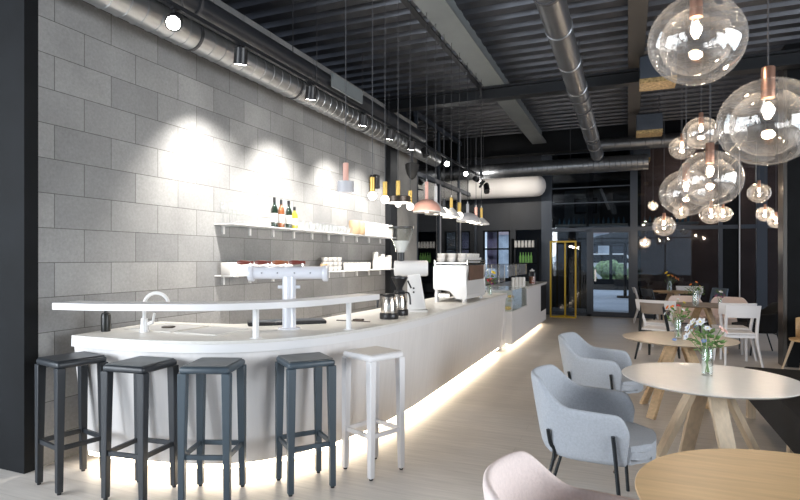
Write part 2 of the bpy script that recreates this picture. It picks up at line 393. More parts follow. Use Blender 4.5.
# rooms behind the far glazing
b=nb(); box(b,.28,6,FY+2.2,FY+2.3,0,4.6); struct('wall_behind_right',b,'redbrown')
b=nb(); box(b,.22,.3,FY+.1,FY+2.3,0,4.6); box(b,-1.0,-.95,FY+.1,FY+2.3,0,4.6); box(b,-9,-1.0,FY+2.2,FY+2.3,2.4,4.6); box(b,-3.25,-1.0,FY+2.2,FY+2.3,0,2.4); box(b,-9,-4.3,FY+2.2,FY+2.3,0,2.4); struct('wall_behind',b,'darkwall')
b=nb(); box(b,-.95,.22,FY+2.2,FY+2.3,2.35,4.6); struct('wall_behind_over_door',b,'darkwall')
b=nb(); box(b,-3.25,6,FY+.12,FY+2.3,4.6,4.65); struct('ceiling_behind',b,'black')
b=nb(); box(b,-30,30,FY+.12,60,-.16,-.01); struct('ground',b,'paving')
# low baseboard seen past the black armchair
b=nb(); box(b,2.06,3.6,FY-.06,FY-.03,.0,.1); struct('baseboard_back',b,'whitepaint')

# ============================================================ OUTSIDE
b=nb()
for i in range(90):
    c=(random.uniform(-3.5,3.5),random.uniform(28.6,29.2),random.uniform(.3,1.15)); ball(b,c,random.uniform(.18,.32),8)
tag(obj('hedge',b,'hedge'),'clipped green hedge outside behind the glass door','hedge')
t=thing('outdoor_building','pale building with dark window bands beyond the hedge, seen through the glass door','building',(0,40,0))
b=nb(); box(b,-9,9,0,3,0,9); obj('facade',b,'facade',t)
for i in range(7):
    b=nb(); box(b,-7+i*2,-5.9+i*2,-.05,.02,1.2,2.6); obj('window',b,'darkwall',t)
b=nb(); box(b,-9,9,-.3,0,3.2,3.5); obj('ledge',b,'facadered',t)
t=thing('outdoor_parasol','wide dark parasol standing on the terrace outside the glass door','parasol',(-.1,22.5,0))
b=nb(); lathe(b,[(0,2.5),(.4,2.47),(1.0,2.35),(1.6,2.08),(1.6,2.0),(0,2.28)],seg=10); obj('canopy',b,'black',t)
b=nb(); cyl(b,(0,0,0),(0,0,2.5),.06); obj('pole',b,'black',t)
b=nb(); cyl(b,(0,0,0),(0,0,.06),.3); obj('base',b,'black',t)
t=thing('terrace_wall','low dark parapet with posts at the end of the terrace','parapet',(0,27.8,0))
b=nb(); box(b,-6,6,0,.15,0,.5); obj('rail_panel',b,'black',t)
for x in (-3,-1.75,-.75,.35,2.2):
    b=nb(); box(b,x-.07,x+.07,-.05,0,.0,3.0); obj('post',b,'black',t)
t=thing('parked_car','white car parked behind the hedge outside','car',(-.8,32.5,0))
b=nb(); prism(b,[(-2,0),(2,0),(2,.75),(1.2,.85),(.7,1.4),(-1.1,1.4),(-1.7,.9),(-2,.8)],-.8,.8)
for v in b.verts: v.co=Vector((v.co.x,v.co.z,v.co.y+.35))
obj('body',b,'whiteenamel',t,bevel=.06)
b=nb(); prism(b,[(-1.45,.9),(1.0,.9),(.62,1.33),(-1.05,1.33)],-.82,.82)
for v in b.verts: v.co=Vector((v.co.x,v.co.z,v.co.y+.35))
obj('side_windows',b,'black',t)
for x in (-1.25,1.3):
    b=nb(); cyl(b,(x,-.84,.33),(x,-.6,.33),.33); obj('wheel',b,'blackplastic',t)
# pale cloth / poster in the left window
b=nb(); box(b,-3.68,-3.36,FY+.4,FY+.42,1.2,2.3); light('POINT','back_room_fill',(1.9,FY+1.1,3.6),55,(1,.86,.76),shadow_soft_size=.12)  # point light added without a lamp, lifts the dark room behind the glass
tag(obj('lilac_curtain',b,'lilac'),'lilac cloth hanging inside the left far window','curtain')
# reflection in the far glazing, built as a shelf with blue bottles
b=nb(); box(b,-1.8,.0,FY+.25,FY+.6,2.33,2.38); box(b,.3,1.6,FY+.25,FY+.6,2.33,2.38); tag(obj('reflected_shelf',b,'whitepaint'),'long white shelf above the door, built for a reflection in the upper glazing','shelf')
b=nb(); lathe(b,[(0,0),(.028,0),(.03,.1),(.012,.13),(.012,.17),(0,.17)],seg=8)
bb=tag(obj('reflected_bottle',b,'bluebottle'),'small blue bottle in the long row built for the reflection above the door','bottle','blue bottles built for the reflection',(-1.7,FY+.4,2.381))
for i in range(1,26):
    x=-1.7+i*.123
    if abs(x-.12)<.2: continue
    dup(bb,(x,FY+.4,2.381))
t=thing('wall_picture','small dark framed picture behind the upper left pane','picture',(-1.15,FY+2.09,3.0))
b=nb(); box(b,-.32,.32,0,.04,-.2,.25); obj('frame',b,'black',t); b=nb(); box(b,-.27,.27,-.005,0,-.15,.2); obj('print',b,'frame_blue',t)
b=nb(); box(b,-1.75,-.75,FY+2.14,FY+2.195,2.45,3.5); tag(obj('grey_board',b,'beam'),'large grey board behind the upper left pane of the far glazing','board')
b=nb(); bar(b,(-.66,FY+.35,3.3),(-.45,FY+.35,2.75),.07,.03); tag(obj('diagonal_strut',b,'greyshade'),'short silver diagonal strut behind the upper far glazing','strut')

# ============================================================ CAMERA / WORLD / LIGHT
cam=bpy.data.cameras.new('camera'); co=bpy.data.objects.new('camera',cam); COL.objects.link(co)
cam.sensor_width=36; cam.lens=24.75; cam.shift_y=.0106; co.location=(0,0,1.48); co.rotation_euler=(PI/2,0,math.radians(22.52)); cam.clip_end=200
S.camera=co
w=bpy.data.worlds.new('world'); S.world=w; w.use_nodes=True
w.node_tree.nodes['Background'].inputs[0].default_value=(.72,.83,1,1); w.node_tree.nodes['Background'].inputs[1].default_value=1.25
S.view_settings.view_transform='Standard'; S.view_settings.look='None'; S.view_settings.gamma=1; S.view_settings.exposure=.08
S.cycles.max_bounces=8; S.cycles.transparent_max_bounces=24; S.cycles.diffuse_bounces=4; S.cycles.glossy_bounces=4
S.cycles.sample_clamp_indirect=4; S.cycles.caustics_reflective=False; S.cycles.caustics_refractive=False
# daylight through the three rear windows
light('AREA','window_daylight',(-5.0,-3.9,1.95),380,(.90,.95,1),(-4.2,3,1.0),shape='RECTANGLE',size=2.2,size_y=2.7)
light('AREA','window_daylight',(-6.35,-.9,1.95),330,(.90,.95,1),(0,-.3,1.0),shape='RECTANGLE',size=3.6,size_y=2.7)
light('AREA','window_daylight',(4.95,2.2,1.9),420,(.92,.96,1),(0,2.6,1.0),shape='RECTANGLE',size=4.2,size_y=2.6)
# ============================================================ DUCTS AND SERVICES
def ribbed(bm, p0, p1, r, step=.12, rib=.006, seg=28):
    p0=Vector(p0); p1=Vector(p1); d=p1-p0; L=d.length
    m=Matrix.Translation(p0)@d.to_track_quat('Z','Y').to_matrix().to_4x4()
    prof=[(0,0),(r,0)]; z=0
    while z+step<L:
        z+=step; prof+=[(r,z-.012),(r+rib,z-.006),(r,z)]
    prof+=[(r,L),(0,L)]
    return lathe(bm,prof,seg=seg,mtx=m)
t=thing('spiral_duct','silver spiral duct running high along the grey block wall','duct',(-3.58,1.6,3.46))
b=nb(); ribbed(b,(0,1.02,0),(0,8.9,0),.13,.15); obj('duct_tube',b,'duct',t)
for y in (2.2,3.8,5.6,7.4):
    b=nb(); cyl(b,(0,y-.015,0),(0,y+.015,0),.137,seg=28); cyl(b,(0,y,.13),(0,y,1.08),.006,seg=6); obj('hanger',b,'cord',t)
t=thing('black_pipe','thick black insulated pipe above the silver wall duct','pipe',(-3.40,1.6,3.625))
b=nb(); cyl(b,(0,1.02,0),(0,7.6,0),.105,seg=24); obj('pipe_tube',b,'pipe_black',t)
b=nb(); cyl(b,(0,2.0,0),(0,2.03,0),.12,seg=24); cyl(b,(0,4.6,0),(0,4.63,0),.12,seg=24); obj('clamp',b,'cord',t)
b=nb(); box(b,-3.275,-3.25,5.75,6.55,3.53,3.69); tag(obj('cable_box',b,'beam',smooth=False),'flat grey metal box fixed on the black pipe by the wall','box')
t=thing('right_duct','round metal duct running lengthwise under the ceiling, near the middle of the photo','duct',(-.62,1.5,3.72))
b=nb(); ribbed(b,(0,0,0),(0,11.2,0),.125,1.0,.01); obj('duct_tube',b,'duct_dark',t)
for y in (3.2,6.4,7.0,9.3):
    b=nb(); cyl(b,(0,y-.02,0),(0,y+.02,0),.135,seg=28); cyl(b,(0,y,.12),(0,y,.78),.006,seg=6); obj('hanger',b,'cord',t)
t=thing('cross_duct','large spiral duct crossing the far end of the hall under the ceiling','duct',(0,12.9,3.55))
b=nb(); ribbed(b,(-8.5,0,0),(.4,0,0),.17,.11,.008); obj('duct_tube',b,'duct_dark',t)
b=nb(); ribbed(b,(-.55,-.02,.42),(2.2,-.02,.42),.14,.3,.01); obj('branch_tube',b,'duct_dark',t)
for x in (-6,-3.5,-1.2,1.2):
    b=nb(); cyl(b,(x,0,.1),(x,0,.9),.006,seg=6); obj('hanger',b,'cord',t)
t=thing('fabric_duct','big white fabric air duct with a rounded end across the far wall','duct',(0,14.35,3.34))
b=nb(); m=Matrix.Translation((-8.6,0,0))@Matrix.Rotation(PI/2,4,'Y')
lathe(b,[(0,0),(.28,0)]+[(.28,x*.7) for x in range(1,9)]+[(.28,6.4),(.265,6.5),(.23,6.57),(.16,6.63),(.08,6.66),(0,6.67)],seg=32,mtx=m); obj('fabric_tube',b,'fabricduct',t)
for x in (-6,-4,-2.6):
    b=nb(); cyl(b,(x,0,.27),(x,0,1.1),.005,seg=6); obj('hanger',b,'cord',t)
# ceiling heater boxes
def heater(x,y,z,w,lab):
    t=thing('ceiling_unit',lab,'air unit',(x,y,z),0)
    b=nb(); box(b,-w/2,w/2,-.2,.2,.09,.38); obj('housing',b,'frame_blue',t,bevel=.01)
    b=nb(); box(b,-w/2-.0,w/2+.0,-.2,.2,.03,.088); obj('grille',b,'grille',t)
    for sx in (-1,1):
        b=nb(); cyl(b,(sx*w*.4,0,.4),(sx*w*.4,0,4.5-z+.03),.01,seg=6); obj('rod',b,'cord',t)
heater(.36,8.05,3.74,.44,'nearest of three dark ceiling units with grilles coloured gold as if lit')
heater(.36,11.2,3.74,.44,'middle one of three dark ceiling units with grilles coloured gold as if lit')
heater(.30,14.3,3.76,.36,'farthest of three dark ceiling units with grilles coloured gold as if lit')
# cable tray along the main beam
t=thing('cable_tray','thin cable tray fixed along the left side of the grey ceiling beam','cable tray',(-2.16,1.6,4.17))
b=nb(); box(b,-.03,.03,0,7.0,0,.02); box(b,-.035,-.03,0,7.0,0,.05); obj('tray',b,'steel_dark',t)
for y in (2.2,3.6,4.9,6.1):
    b=nb(); cyl(b,(0,y,-.04),(0,y,.3),.014,seg=8); obj('clip',b,'duct_dark',t)
b=nb(); tube(b,spline([(0,6.9,0),(0.01,6.96,-.12),(.03,7.0,-.2),(0,7.05,-.24),(-.03,7.0,-.19),(-.01,6.96,-.1)],4),.01,6); obj('loose_cable',b,'cord',t)
# lighting track with spotlights
t=thing('lighting_track','long black lighting track hanging beside the wall duct','lighting track',(-3.2,2.3,3.39))
b=nb(); box(b,-.02,.02,0,10.45,0,.035); obj('rail',b,'steel_dark',t,False)
for y in (1.0,3.0,5.0,7.0,9.0):
    b=nb(); cyl(b,(0,y,.03),(0,y,1.1),.004,seg=6); obj('suspension',b,'cord',t)
SP=[(3.22,'lit'),(4.0,''),(5.18,''),(6.46,''),(7.34,''),(8.18,''),(8.83,''),(10.07,'glare'),(11.4,'glare'),(12.24,''),(12.6,'')]
names=['nearest track spotlight, lit, at the near end of the block wall','second track spotlight from the near end, black drum hanging below the silver duct',
'third track spotlight from the near end, tilted to the wall','fourth track spotlight from the near end, above the first bar pendants','fifth track spotlight from the near end, by the dark steel post',
'sixth track spotlight from the near end, before the concrete pier','seventh track spotlight from the near end, on the concrete pier','dazzling track spotlight facing the viewer, the larger and nearer glare',
'dazzling track spotlight facing the viewer, the smaller and farther glare','small track spotlight just behind the farther glare','last track spotlight at the far end of the track']
def spot(x,y,z,aim,label,kind,lens):
    t=thing('track_spotlight',label,'spotlight',(x,y,z),0,'spotlights on the track')
    d=(Vector(aim)-Vector((x,y,z-.1))).normalized()
    b=nb(); cyl(b,(0,0,-.06),(0,0,0),.012); box(b,-.02,.02,-.03,.03,-.012,0); obj('stem',b,'blackplastic',t)
    c=Vector((0,0,-.1))
    b=nb(); cyl(b,c-d*.07,c+d*.07,.058,.062,20); obj('housing',b,'blackplastic',t)
    b=nb(); cyl(b,c+d*.0705,c+d*.073,.05 if kind!='glare' else .045,seg=20); obj('lens',b,lens,t)
    return t,c+d*.09
for (y,k),n in zip(SP,names):
    if k=='glare': aim=(0,0,1.48)
    elif k=='lit': aim=(-1.4,.9,1.5)
    elif y<8.5: aim=(WX+.0,y+.6,.5)
    elif y>12: aim=(-3.0,14.2,3.2)
    else: aim=(-2.2,y-.3,.9)
    t,p=spot(-3.2,y,3.39,aim,n,k,'spotlens' if k in('glare','lit') else ('spotlens' if y<8.5 else 'spotdim'))
    if y<8.5:
        light('SPOT','spot_light',p,{3.22:45,4.0:420,5.18:380,6.46:300,7.34:220,8.18:150}[y],(1,.95,.88),Vector(aim)-Vector((-3.2,y,3.39)),t,spot_size=math.radians(100),spot_blend=1.0,shadow_soft_size=.03)
    elif k!='glare':
        light('SPOT','spot_light',p,60 if y>12 else 90,(1,.94,.86),Vector(aim)-Vector((-3.2,y,3.39)),t,spot_size=math.radians(125 if y>12 else 80),spot_blend=.8,shadow_soft_size=.04)
# far short track with two heads against the white duct
t=thing('short_track','short black lighting track in front of the white fabric duct','lighting track',(-3.0,12.0,3.12),math.radians(-70))
b=nb(); box(b,-.5,.45,-.02,.02,0,.03); obj('rail',b,'steel_dark',t,False)
for x in (-.3,.3):
    b=nb(); cyl(b,(x,0,.03),(x,0,1.4),.004,seg=6); obj('suspension',b,'cord',t)
for x,l in ((-2.93,'small black spotlight on the short track, left of two'),(-2.83,'small black spotlight on the short track, right of two')):
    tt,_=spot(x,12.0+(.14 if x<-2.9 else -.28),3.12,(x+.5,11,1),l,'','spotdim')
# black speaker on the pier and small one on the wall
t=thing('wall_speaker','black horn-shaped speaker hanging in front of the concrete pier','speaker',(-3.4,8.74,2.98))
b=nb(); lathe(b,[(0,-.16),(.05,-.13),(.09,-.06),(.115,.03),(.12,.1),(.1,.12),(0,.12)],seg=20); obj('horn',b,'foot',t)
b=nb(); cyl(b,(0,0,.12),(0,0,.4),.02); obj('bracket',b,'cord',t)
t=thing('small_wall_speaker','little black speaker fixed on the block wall above the bulbs','speaker',(WX,8.0,2.72))
b=nb(); box(b,0.04,.16,-.06,.06,-.12,.1); obj('cabinet',b,'blackplastic',t,bevel=.01)
b=nb(); box(b,0.001,.05,-.02,.02,-.03,.03); obj('bracket',b,'cord',t)

# ============================================================ BAR
front=[(-3.62,2.69),(-3.3,2.69),(-2.95,2.72),(-2.57,2.82),(-2.28,3.0),(-2.06,3.3),(-1.9,3.72),(-1.80,4.2),(-1.75,4.8)]
fs=[(p.x,p.y) for p in spline([(x,y,0) for x,y in front],6)]
fs=[p for p in fs]+[(-1.75,8.62)]
back=[(-2.5,8.62),(-2.5,5.3),(-2.56,4.4),(-2.72,3.9),(-3.0,3.66),(-3.4,3.6),(-3.72,3.58)]
def inset(pts,d):
    out=[]
    for i,(x,y) in enumerate(pts):
        a=pts[max(i-1,0)]; c=pts[min(i+1,len(pts)-1)]
        tx,ty=c[0]-a[0],c[1]-a[1]; l=math.hypot(tx,ty); out.append((x-ty/l*d, y+tx/l*d))
    out[0]=(pts[0][0],out[0][1]); out[-1]=(out[-1][0],pts[-1][1]); return out
t=thing('bar_counter','long white bar counter curving from the block wall toward the yellow frame','bar counter',(0,0,0))
b=nb(); prism(b,fs+back,.918,.94); obj('countertop',b,'bartop',t,True,.003)
b=nb(); prism(b,inset(fs,.0)+inset(fs,.03)[::-1],.862,.918); prism(b,inset(fs,.03)+back,.90,.918); obj('fascia',b,'barfascia',t)
fi=inset(fs,.022)
def slanted(bm,pt,pb,th,z0,z1):
    a=[bm.verts.new((x,y,z1)) for x,y in pt+inset(pt,th)[::-1]]; c=[bm.verts.new((x,y,z0)) for x,y in pb+inset(pb,th)[::-1]]
    bm.faces.new(a); bm.faces.new(c[::-1]); n=len(a)
    for k in range(n): bm.faces.new((c[k],c[(k+1)%n],a[(k+1)%n],a[k]))
    return bm
def strip(path,th,z0,z1):
    b=nb(); prism(b,path+inset(path,th)[::-1],z0,z1); return b
obj('front_panel',slanted(nb(),fi,inset(fs,.10),.03,.10,.862),'barfront',t)
f2=inset(fs,.24)
obj('kick_panel',strip(f2,.03,.0,.10),'barfascia',t)
b=nb(); bi=inset(back,.02)
prism(b,[(-2.48,8.6),(-2.48,5.3),(-2.54,4.4),(-2.7,3.92),(-2.99,3.68),(-3.38,3.62),(-3.68,3.6)]+[(-3.68,3.57),(-3.36,3.59),(-2.97,3.65),(-2.67,3.89),(-2.51,4.4),(-2.45,5.3),(-2.45,8.6)],.0,.90); obj('inner_panel',b,'barfascia',t)
b=nb(); box(b,-2.48,-1.78,8.57,8.60,.1,.9); obj('end_panel',b,'barfascia',t)
obj('light_strip',strip(inset(fs,.135),.02,.055,.099),'led',t)
b=nb(); prism(b,inset(fs,.131)+inset(fs,.24)[::-1],.10,.104); obj('soffit',b,'barfascia',t)
# sink (a basin with a rim set in the top)
b=nb(); a=Matrix.Translation((-3.10,3.26,.9405))
for x0,x1 in ((-.44,.02),(.06,.44)):
    box(b,x0,x1,-.2,-.185,0,.006,a); box(b,x0,x1,.185,.2,0,.006,a); box(b,x0,x0+.015,-.185,.185,0,.006,a); box(b,x1-.015,x1,-.185,.185,0,.006,a); box(b,x0+.015,x1-.015,-.185,.185,.0,.002,a)
t=thing('sink','white inset double sink in the bar counter by the wall','sink',(0,0,0)); obj('rim',b,'bartop',t)
b=nb(); box(b,-.42,.0,-.18,.18,.002,.0035,a); box(b,.08,.42,-.18,.18,.002,.0035,a); obj('basin',b,'sinksteel',t)
b=nb(); cyl(b,a@Vector((-.2,0,.004)),a@Vector((-.2,0,.012)),.05); cyl(b,a@Vector((.0,.0,.004)),a@Vector((.0,0,.008)),.0,.0); obj('drain',b,'bronze',t)
# raised ledge on posts
LP=[(-3.48,2.45),(-3.2,2.49),(-2.93,2.58),(-2.52,2.74),(-2.27,2.93),(-2.06,3.23),(-1.93,3.69),(-1.87,4.08)]
ls=[(p.x,p.y) for p in spline([(x,y,0) for x,y in LP],6)]
t=thing('raised_ledge','narrow white raised ledge curving above the bar counter on slim posts','ledge',(0,0,0))
lb=inset(ls,.2)
b=nb(); prism(b,ls+lb[::-1],1.145,1.19); obj('ledge_board',b,'barfascia',t,True,.003)
for x,y in ((-2.335,3.075),(-1.965,3.72)):
    b=nb(); box(b,x-.015,x+.015,y-.015,y+.015,.94,1.145); box(b,x-.03,x+.03,y-.03,y+.03,.94,.944); obj('post',b,'whitepaint',t)
# faucet
t=thing('faucet','white swan-neck tap rising beside the sink on the bar','tap',(-3.29,3.02,.94),math.radians(30))
b=nb(); cyl(b,(0,0,0),(0,0,.012),.035); cyl(b,(0,0,.01),(0,0,.1),.03,.024); obj('base',b,'whiteenamel',t)
b=nb(); tube(b,[(0,0,.08),(0,0,.17)]+[(.085-.085*math.cos(PI*k/12),0,.20+.085*math.sin(PI*k/12)) for k in range(13)]+[(.17,0,.16)],.0135,12); obj('spout',b,'whiteenamel',t)
b=nb(); cyl(b,(.02,0,.055),(.07,-.02,.075),.014); cyl(b,(.065,-.02,.07),(.08,-.03,.14),.009); obj('lever',b,'whiteenamel',t)
t=thing('soap_bottle','matt black pump bottle on the bar by the wall','bottle',(-3.575,2.93,.94))
b=nb(); lathe(b,[(0,0),(.031,0),(.033,.01),(.033,.12),(.027,.135),(.012,.143),(.012,.155),(0,.155)],seg=20); obj('body',b,'soapblack',t)
b=nb(); cyl(b,(0,0,.15),(0,0,.158),.006); box(b,-.03,.01,-.007,.007,.156,.165); obj('pump',b,'soapblack',t)
# beer tower
t=thing('beer_tower','white T-shaped beer tap tower with four dark wooden handles on the bar','beer tower',(-2.41,3.585,.94),math.radians(22.5))
b=nb(); lathe(b,[(0,0),(.085,0),(.085,.008),(.055,.012),(.052,.02),(.052,.40),(0,.40)],seg=28); obj('column',b,'tower',t)
b=nb(); lathe(b,[(0,0),(.05,0),(.05,.56),(0,.56)],seg=28,mtx=Matrix.Translation((-.29,0,.43))@Matrix.Rotation(PI/2,4,'Y'))
obj('crossbar',b,'tower',t)
for x in (-.31,.26):
    b=nb(); lathe(b,[(0,0),(.058,0),(.062,.006),(.062,.034),(.058,.04),(0,.04)],seg=24,mtx=Matrix.Translation((x,0,.425))@Matrix.Rotation(PI/2,4,'Y')); obj('end_cap',b,'tower',t)
b=nb(); cyl(b,(-.085,0,.32),(.085,0,.32),.013); obj('cross_bolt',b,'tower',t)
for i,x in enumerate((-.40,-.265,-.13,.0)):
    b=nb(); cyl(b,(x+.105,.0,.47),(x+.105,.0,.51),.009); obj('valve',b,'chrome',t)
    b=nb(); lathe(b,[(0,0),(.010,0),(.019,.03),(.016,.07),(.010,.1),(.013,.125),(0,.125)],seg=14,mtx=Matrix.Translation((x,0.0,.51))@Matrix.Rotation(PI/2,4,'Y')); obj('handle',b,'cherry2' if i==2 else 'cherry',t)
for x in (-.2,-.08,.05,.17):
    b=nb(); cyl(b,(x,-.053,.43),(x,-.045,.43),.006,seg=10); obj('screw',b,'chrome',t)
b=nb(); m=Matrix.Translation((-2.60,3.86,.9405))@Matrix.Rotation(math.radians(40),4,'Z')
box(b,-.33,.30,-.10,.10,0,.028,m); bmesh.ops.bevel(b,geom=b.edges[:],offset=.006,segments=1,affect='EDGES')
t=thing('drip_tray','long black drip tray behind the beer tower','drip tray',(0,0,0)); obj('tray',b,'blackplastic',t)
b=nb(); box(b,-.31,.28,-.08,.08,.028,.03,m); obj('grid',b,'frame_blue',t)
# flat spoon-like tools left on the counter
b=nb(); box(b,-2.34,-2.02,4.2,4.215,.9405,.948); box(b,-2.2,-2.12,4.24,4.3,.9405,.955); tag(obj('bar_tool',b,'bronze'),'thin dark bar tools lying on the counter right of the drip tray','tool')
# thermal jugs
def jug(x,y,label,rz,handle=True):
    t=thing('coffee_jug',label,'jug',(x,y,.94),rz,'steel coffee jugs on the bar')
    b=nb(); lathe(b,[(0,0),(.082,0),(.085,.006),(.085,.045),(.078,.055),(0,.055)],seg=24); obj('heater_base',b,'blackplastic',t)
    b=nb(); lathe(b,[(0,.056),(.072,.056),(.074,.07),(.070,.13),(.058,.19),(.054,.2),(0,.2)],seg=28); obj('body',b,'chrome',t)
    b=nb(); lathe(b,[(0,.2),(.056,.2),(.058,.215),(.05,.225),(0,.228)],seg=24); obj('lid',b,'blackplastic',t)
    b=nb(); tube(b,spline([(.05,0,.215),(.085,0,.21),(.1,0,.17),(.105,0,.1)],5),.009,8); obj('handle',b,'blackplastic',t)
    return t
jug(-1.98,4.52,'steel coffee jug with black base under the end of the ledge, the nearer one',math.radians(200))
jug(-2.02,4.86,'steel coffee jug with black handle below the black filter holder, the farther one',math.radians(15))
t=thing('filter_holder','black pour-over filter cone on a stand above the farther coffee jug','coffee filter',(-2.02,4.86,1.168))
b=nb(); lathe(b,[(0,0.0),(.03,0.0),(.03,.03),(.075,.12),(.08,.12),(.08,.135),(.07,.135),(.0,.05)],seg=20); obj('cone',b,'blackplastic',t)
b=nb(); cyl(b,(0,0,0),(0,0,.006),.05); cyl(b,(.085,0,.1),(.12,0,.03),.008); obj('plate',b,'blackplastic',t)
# grinder
t=thing('coffee_grinder','white shop coffee grinder with a clear bean hopper on the bar','grinder',(-2.02,5.24,.94),math.radians(20))
b=nb(); prism(b,[(-.13,-.02),(.14,-.02),(.14,.0),(-.13,.0)],-.09,.09)
for v in b.verts: v.co=Vector((v.co.x,v.co.z,v.co.y+.02))
obj('foot',b,'whiteenamel',t,bevel=.004)
b=nb(); bar(b,(.03,0,.02),(.0,0,.38),.19,.13,.13,.12); obj('stand',b,'whiteenamel',t,bevel=.012)
b=nb(); lathe(b,[(0,0),(.07,0),(.08,.01),(.08,.33),(.07,.345),(0,.345)],seg=28,mtx=Matrix.Translation((-.2,0,.44))@Matrix.Rotation(PI/2,4,'Y')); obj('motor_housing',b,'whiteenamel',t)
b=nb(); cyl(b,(-.13,0,.51),(-.13,0,.6),.035); obj('throat',b,'blackplastic',t)
b=nb(); cyl(b,(-.15,0,.28),(-.15,0,.37),.03); obj('spout',b,'blackplastic',t)
b=nb(); lathe(b,[(.04,.6),(.055,.615),(.112,.78),(.125,.85)],-.13,0,seg=28); obj('hopper',b,'vase',t)
b=nb(); lathe(b,[(0,.605),(.038,.605),(.085,.72),(0,.72)],-.13,0,seg=20); obj('beans',b,'whiteenamel',t)
b=nb(); lathe(b,[(0,.85),(.13,.85),(.13,.862),(.03,.868),(0,.868)],-.13,0,seg=28); obj('lid',b,'blackplastic',t)
for z in (.2,.24):
    b=nb(); cyl(b,(.0,-.07,z),(.0,-.062,z),.01,seg=10); obj('button',b,'blackplastic',t)
# espresso machine
t=thing('espresso_machine','large white espresso machine with a brown side panel on the bar','espresso machine',(-2.03,6.98,.94),0)
b=nb(); prof=[(-.22,.15),(.0,.15),(.07,.04),(.215,.04),(.215,.10),(.195,.28),(.225,.455),(-.22,.455)]
A=[b.verts.new((x,-.48,z)) for x,z in prof]; B=[b.verts.new((x,.48,z)) for x,z in prof]
b.faces.new(A[::-1]); b.faces.new(B)
for k in range(len(prof)): b.faces.new((A[k],A[(k+1)%len(prof)],B[(k+1)%len(prof)],B[k]))
bmesh.ops.bevel(b,geom=b.edges[:],offset=.012,segments=2,affect='EDGES'); obj('body',b,'whiteenamel',t)
for x in (-.19,.17):
    for y in (-.42,.42):
        b=nb(); bar(b,(x,y,0),(x*.95,y,.17),.03,.09); obj('leg',b,'whiteenamel',t)
b=nb(); box(b,-.21,-.02,-.44,.44,.06,.1); obj('drip_grid',b,'chrome',t)
for y in (-.22,.02,.26):
    b=nb(); cyl(b,(-.1,y,.12),(-.1,y,.2),.035); cyl(b,(-.1,y,.15),(-.26,y-.06,.14),.012); obj('group_head',b,'chrome',t)
b=nb(); box(b,.222,.232,-.40,.30,.27,.455); obj('brown_panel',b,'brownpanel',t)
b=nb(); box(b,-.21,.22,-.46,.46,.475,.485); 
for x in (-.21,.21):
    box(b,x,x+.01,-.46,.46,.51,.52)
for x,y in ((-.21,-.45),(.21,-.45),(-.21,.45),(.21,.45)): box(b,x,x+.01,y-.005,y+.005,.46,.52)
obj('cup_rail',b,'chrome',t)
# cups stacked on the machine
def cup_bm(r=.042,h=.06):
    return lathe(nb(),[(0,0),(r*.6,0),(r*.95,h*.4),(r,h),(r*.93,h),(r*.82,h*.45),(0,h*.12)],seg=14)
c0=None; k=0
for i in range(7):
    for j in range(3):
        for l in range(2):
            if l==1 and (i+j)%5==3: continue
            loc=(-2.17+j*.135+(l*.006),6.59+i*.125,1.426+l*.052)
            if c0 is None: c0=tag(obj('cup',cup_bm(.056,.066),'ceramic'),'white coffee cup stacked on top of the espresso machine','cup','cups on the espresso machine',loc)
            else: dup(c0,loc)
# second counter
t=thing('display_counter','white display counter standing beyond the end of the bar','counter',(0,0,0))
b=nb(); box(b,-2.5,-1.72,8.85,10.31,.10,.62); box(b,-2.5,-1.72,10.31,12.8,.10,.92); obj('cabinet',b,'barfascia',t,False)
b=nb(); box(b,-2.52,-1.70,10.3,12.82,.92,.955); obj('top',b,'bartop',t,False)
b=nb(); box(b,-1.722,-1.712,12.0,12.75,.35,.9); obj('dark_panel',b,'black',t)
b=nb(); box(b,-2.44,-1.9,8.9,12.7,0,.1); obj('kick_panel',b,'barfascia',t)
b=nb(); box(b,-1.84,-1.82,8.9,12.75,.085,.098); obj('light_strip',b,'led',t)
t=thing('glass_vitrine','low glass display case with pastries at the near end of the display counter','display case',(-2.1,9.58,.621))
b=nb()
box(b,-.37,.37,-.7,-.695,0,.34); box(b,.365,.37,-.69,.68,0,.34); box(b,-.37,.37,-.69,.68,.335,.34); obj('glass',b,'vase',t,False)
b=nb(); box(b,-.36,.36,-.68,.66,.16,.166); obj('glass_shelf',b,'vase',t,False)
b=nb()
for x,y in ((.37,-.7),(-.37,-.7),(.37,.68)): box(b,x-.006,x+.006,y-.006,y+.006,0,.345)
box(b,-.37,.37,-.706,-.694,.335,.347); obj('edge_frame',b,'greyshade',t,False)
t=thing('upper_vitrine','glass sneeze guard with a flat glass top behind the espresso machine','glass guard',(-2.4,10.9,.955))
b=nb(); box(b,-.2,-.195,-.55,1.6,.005,.4); box(b,-.2,.3,-.55,1.6,.4,.408); box(b,.295,.3,-.55,1.6,.18,.4); obj('glass',b,'shelfglass',t,False)
b=nb()
for y in (-.55,.3,1.0,1.6): box(b,-.205,-.19,y-.008,y+.008,.001,.41)
obj('frame',b,'chrome',t,False)
p0=None
for i in range(8):
    loc=(-2.3+.15*(i%4),9.15+.28*(i//4),.6235 if i<4 else .7985)
    if p0 is None: p0=tag(obj('pastry',ball(nb(),(0,0,.03),.05,10,1.2,.6),'pastry'),'golden pastry inside the glass display case','pastry','pastries in the display case',loc)
    else: dup(p0,loc)
p0=None
for i in range(7):
    loc=(-2.03+.066*(i%4),10.55+.35*(i//4),.9555)
    if p0 is None: p0=tag(obj('canister',lathe(nb(),[(0,0),(.032,0),(.032,.15),(.03,.16),(0,.16)],seg=16),'ceramic'),'tall white cylinder standing on the display counter','canister','white cylinders on the display counter',loc)
    else: dup(p0,loc)
t=thing('candy_jar','small glass jar with a lid and brown contents on the display counter','jar',(-1.84,11.6,.9555))
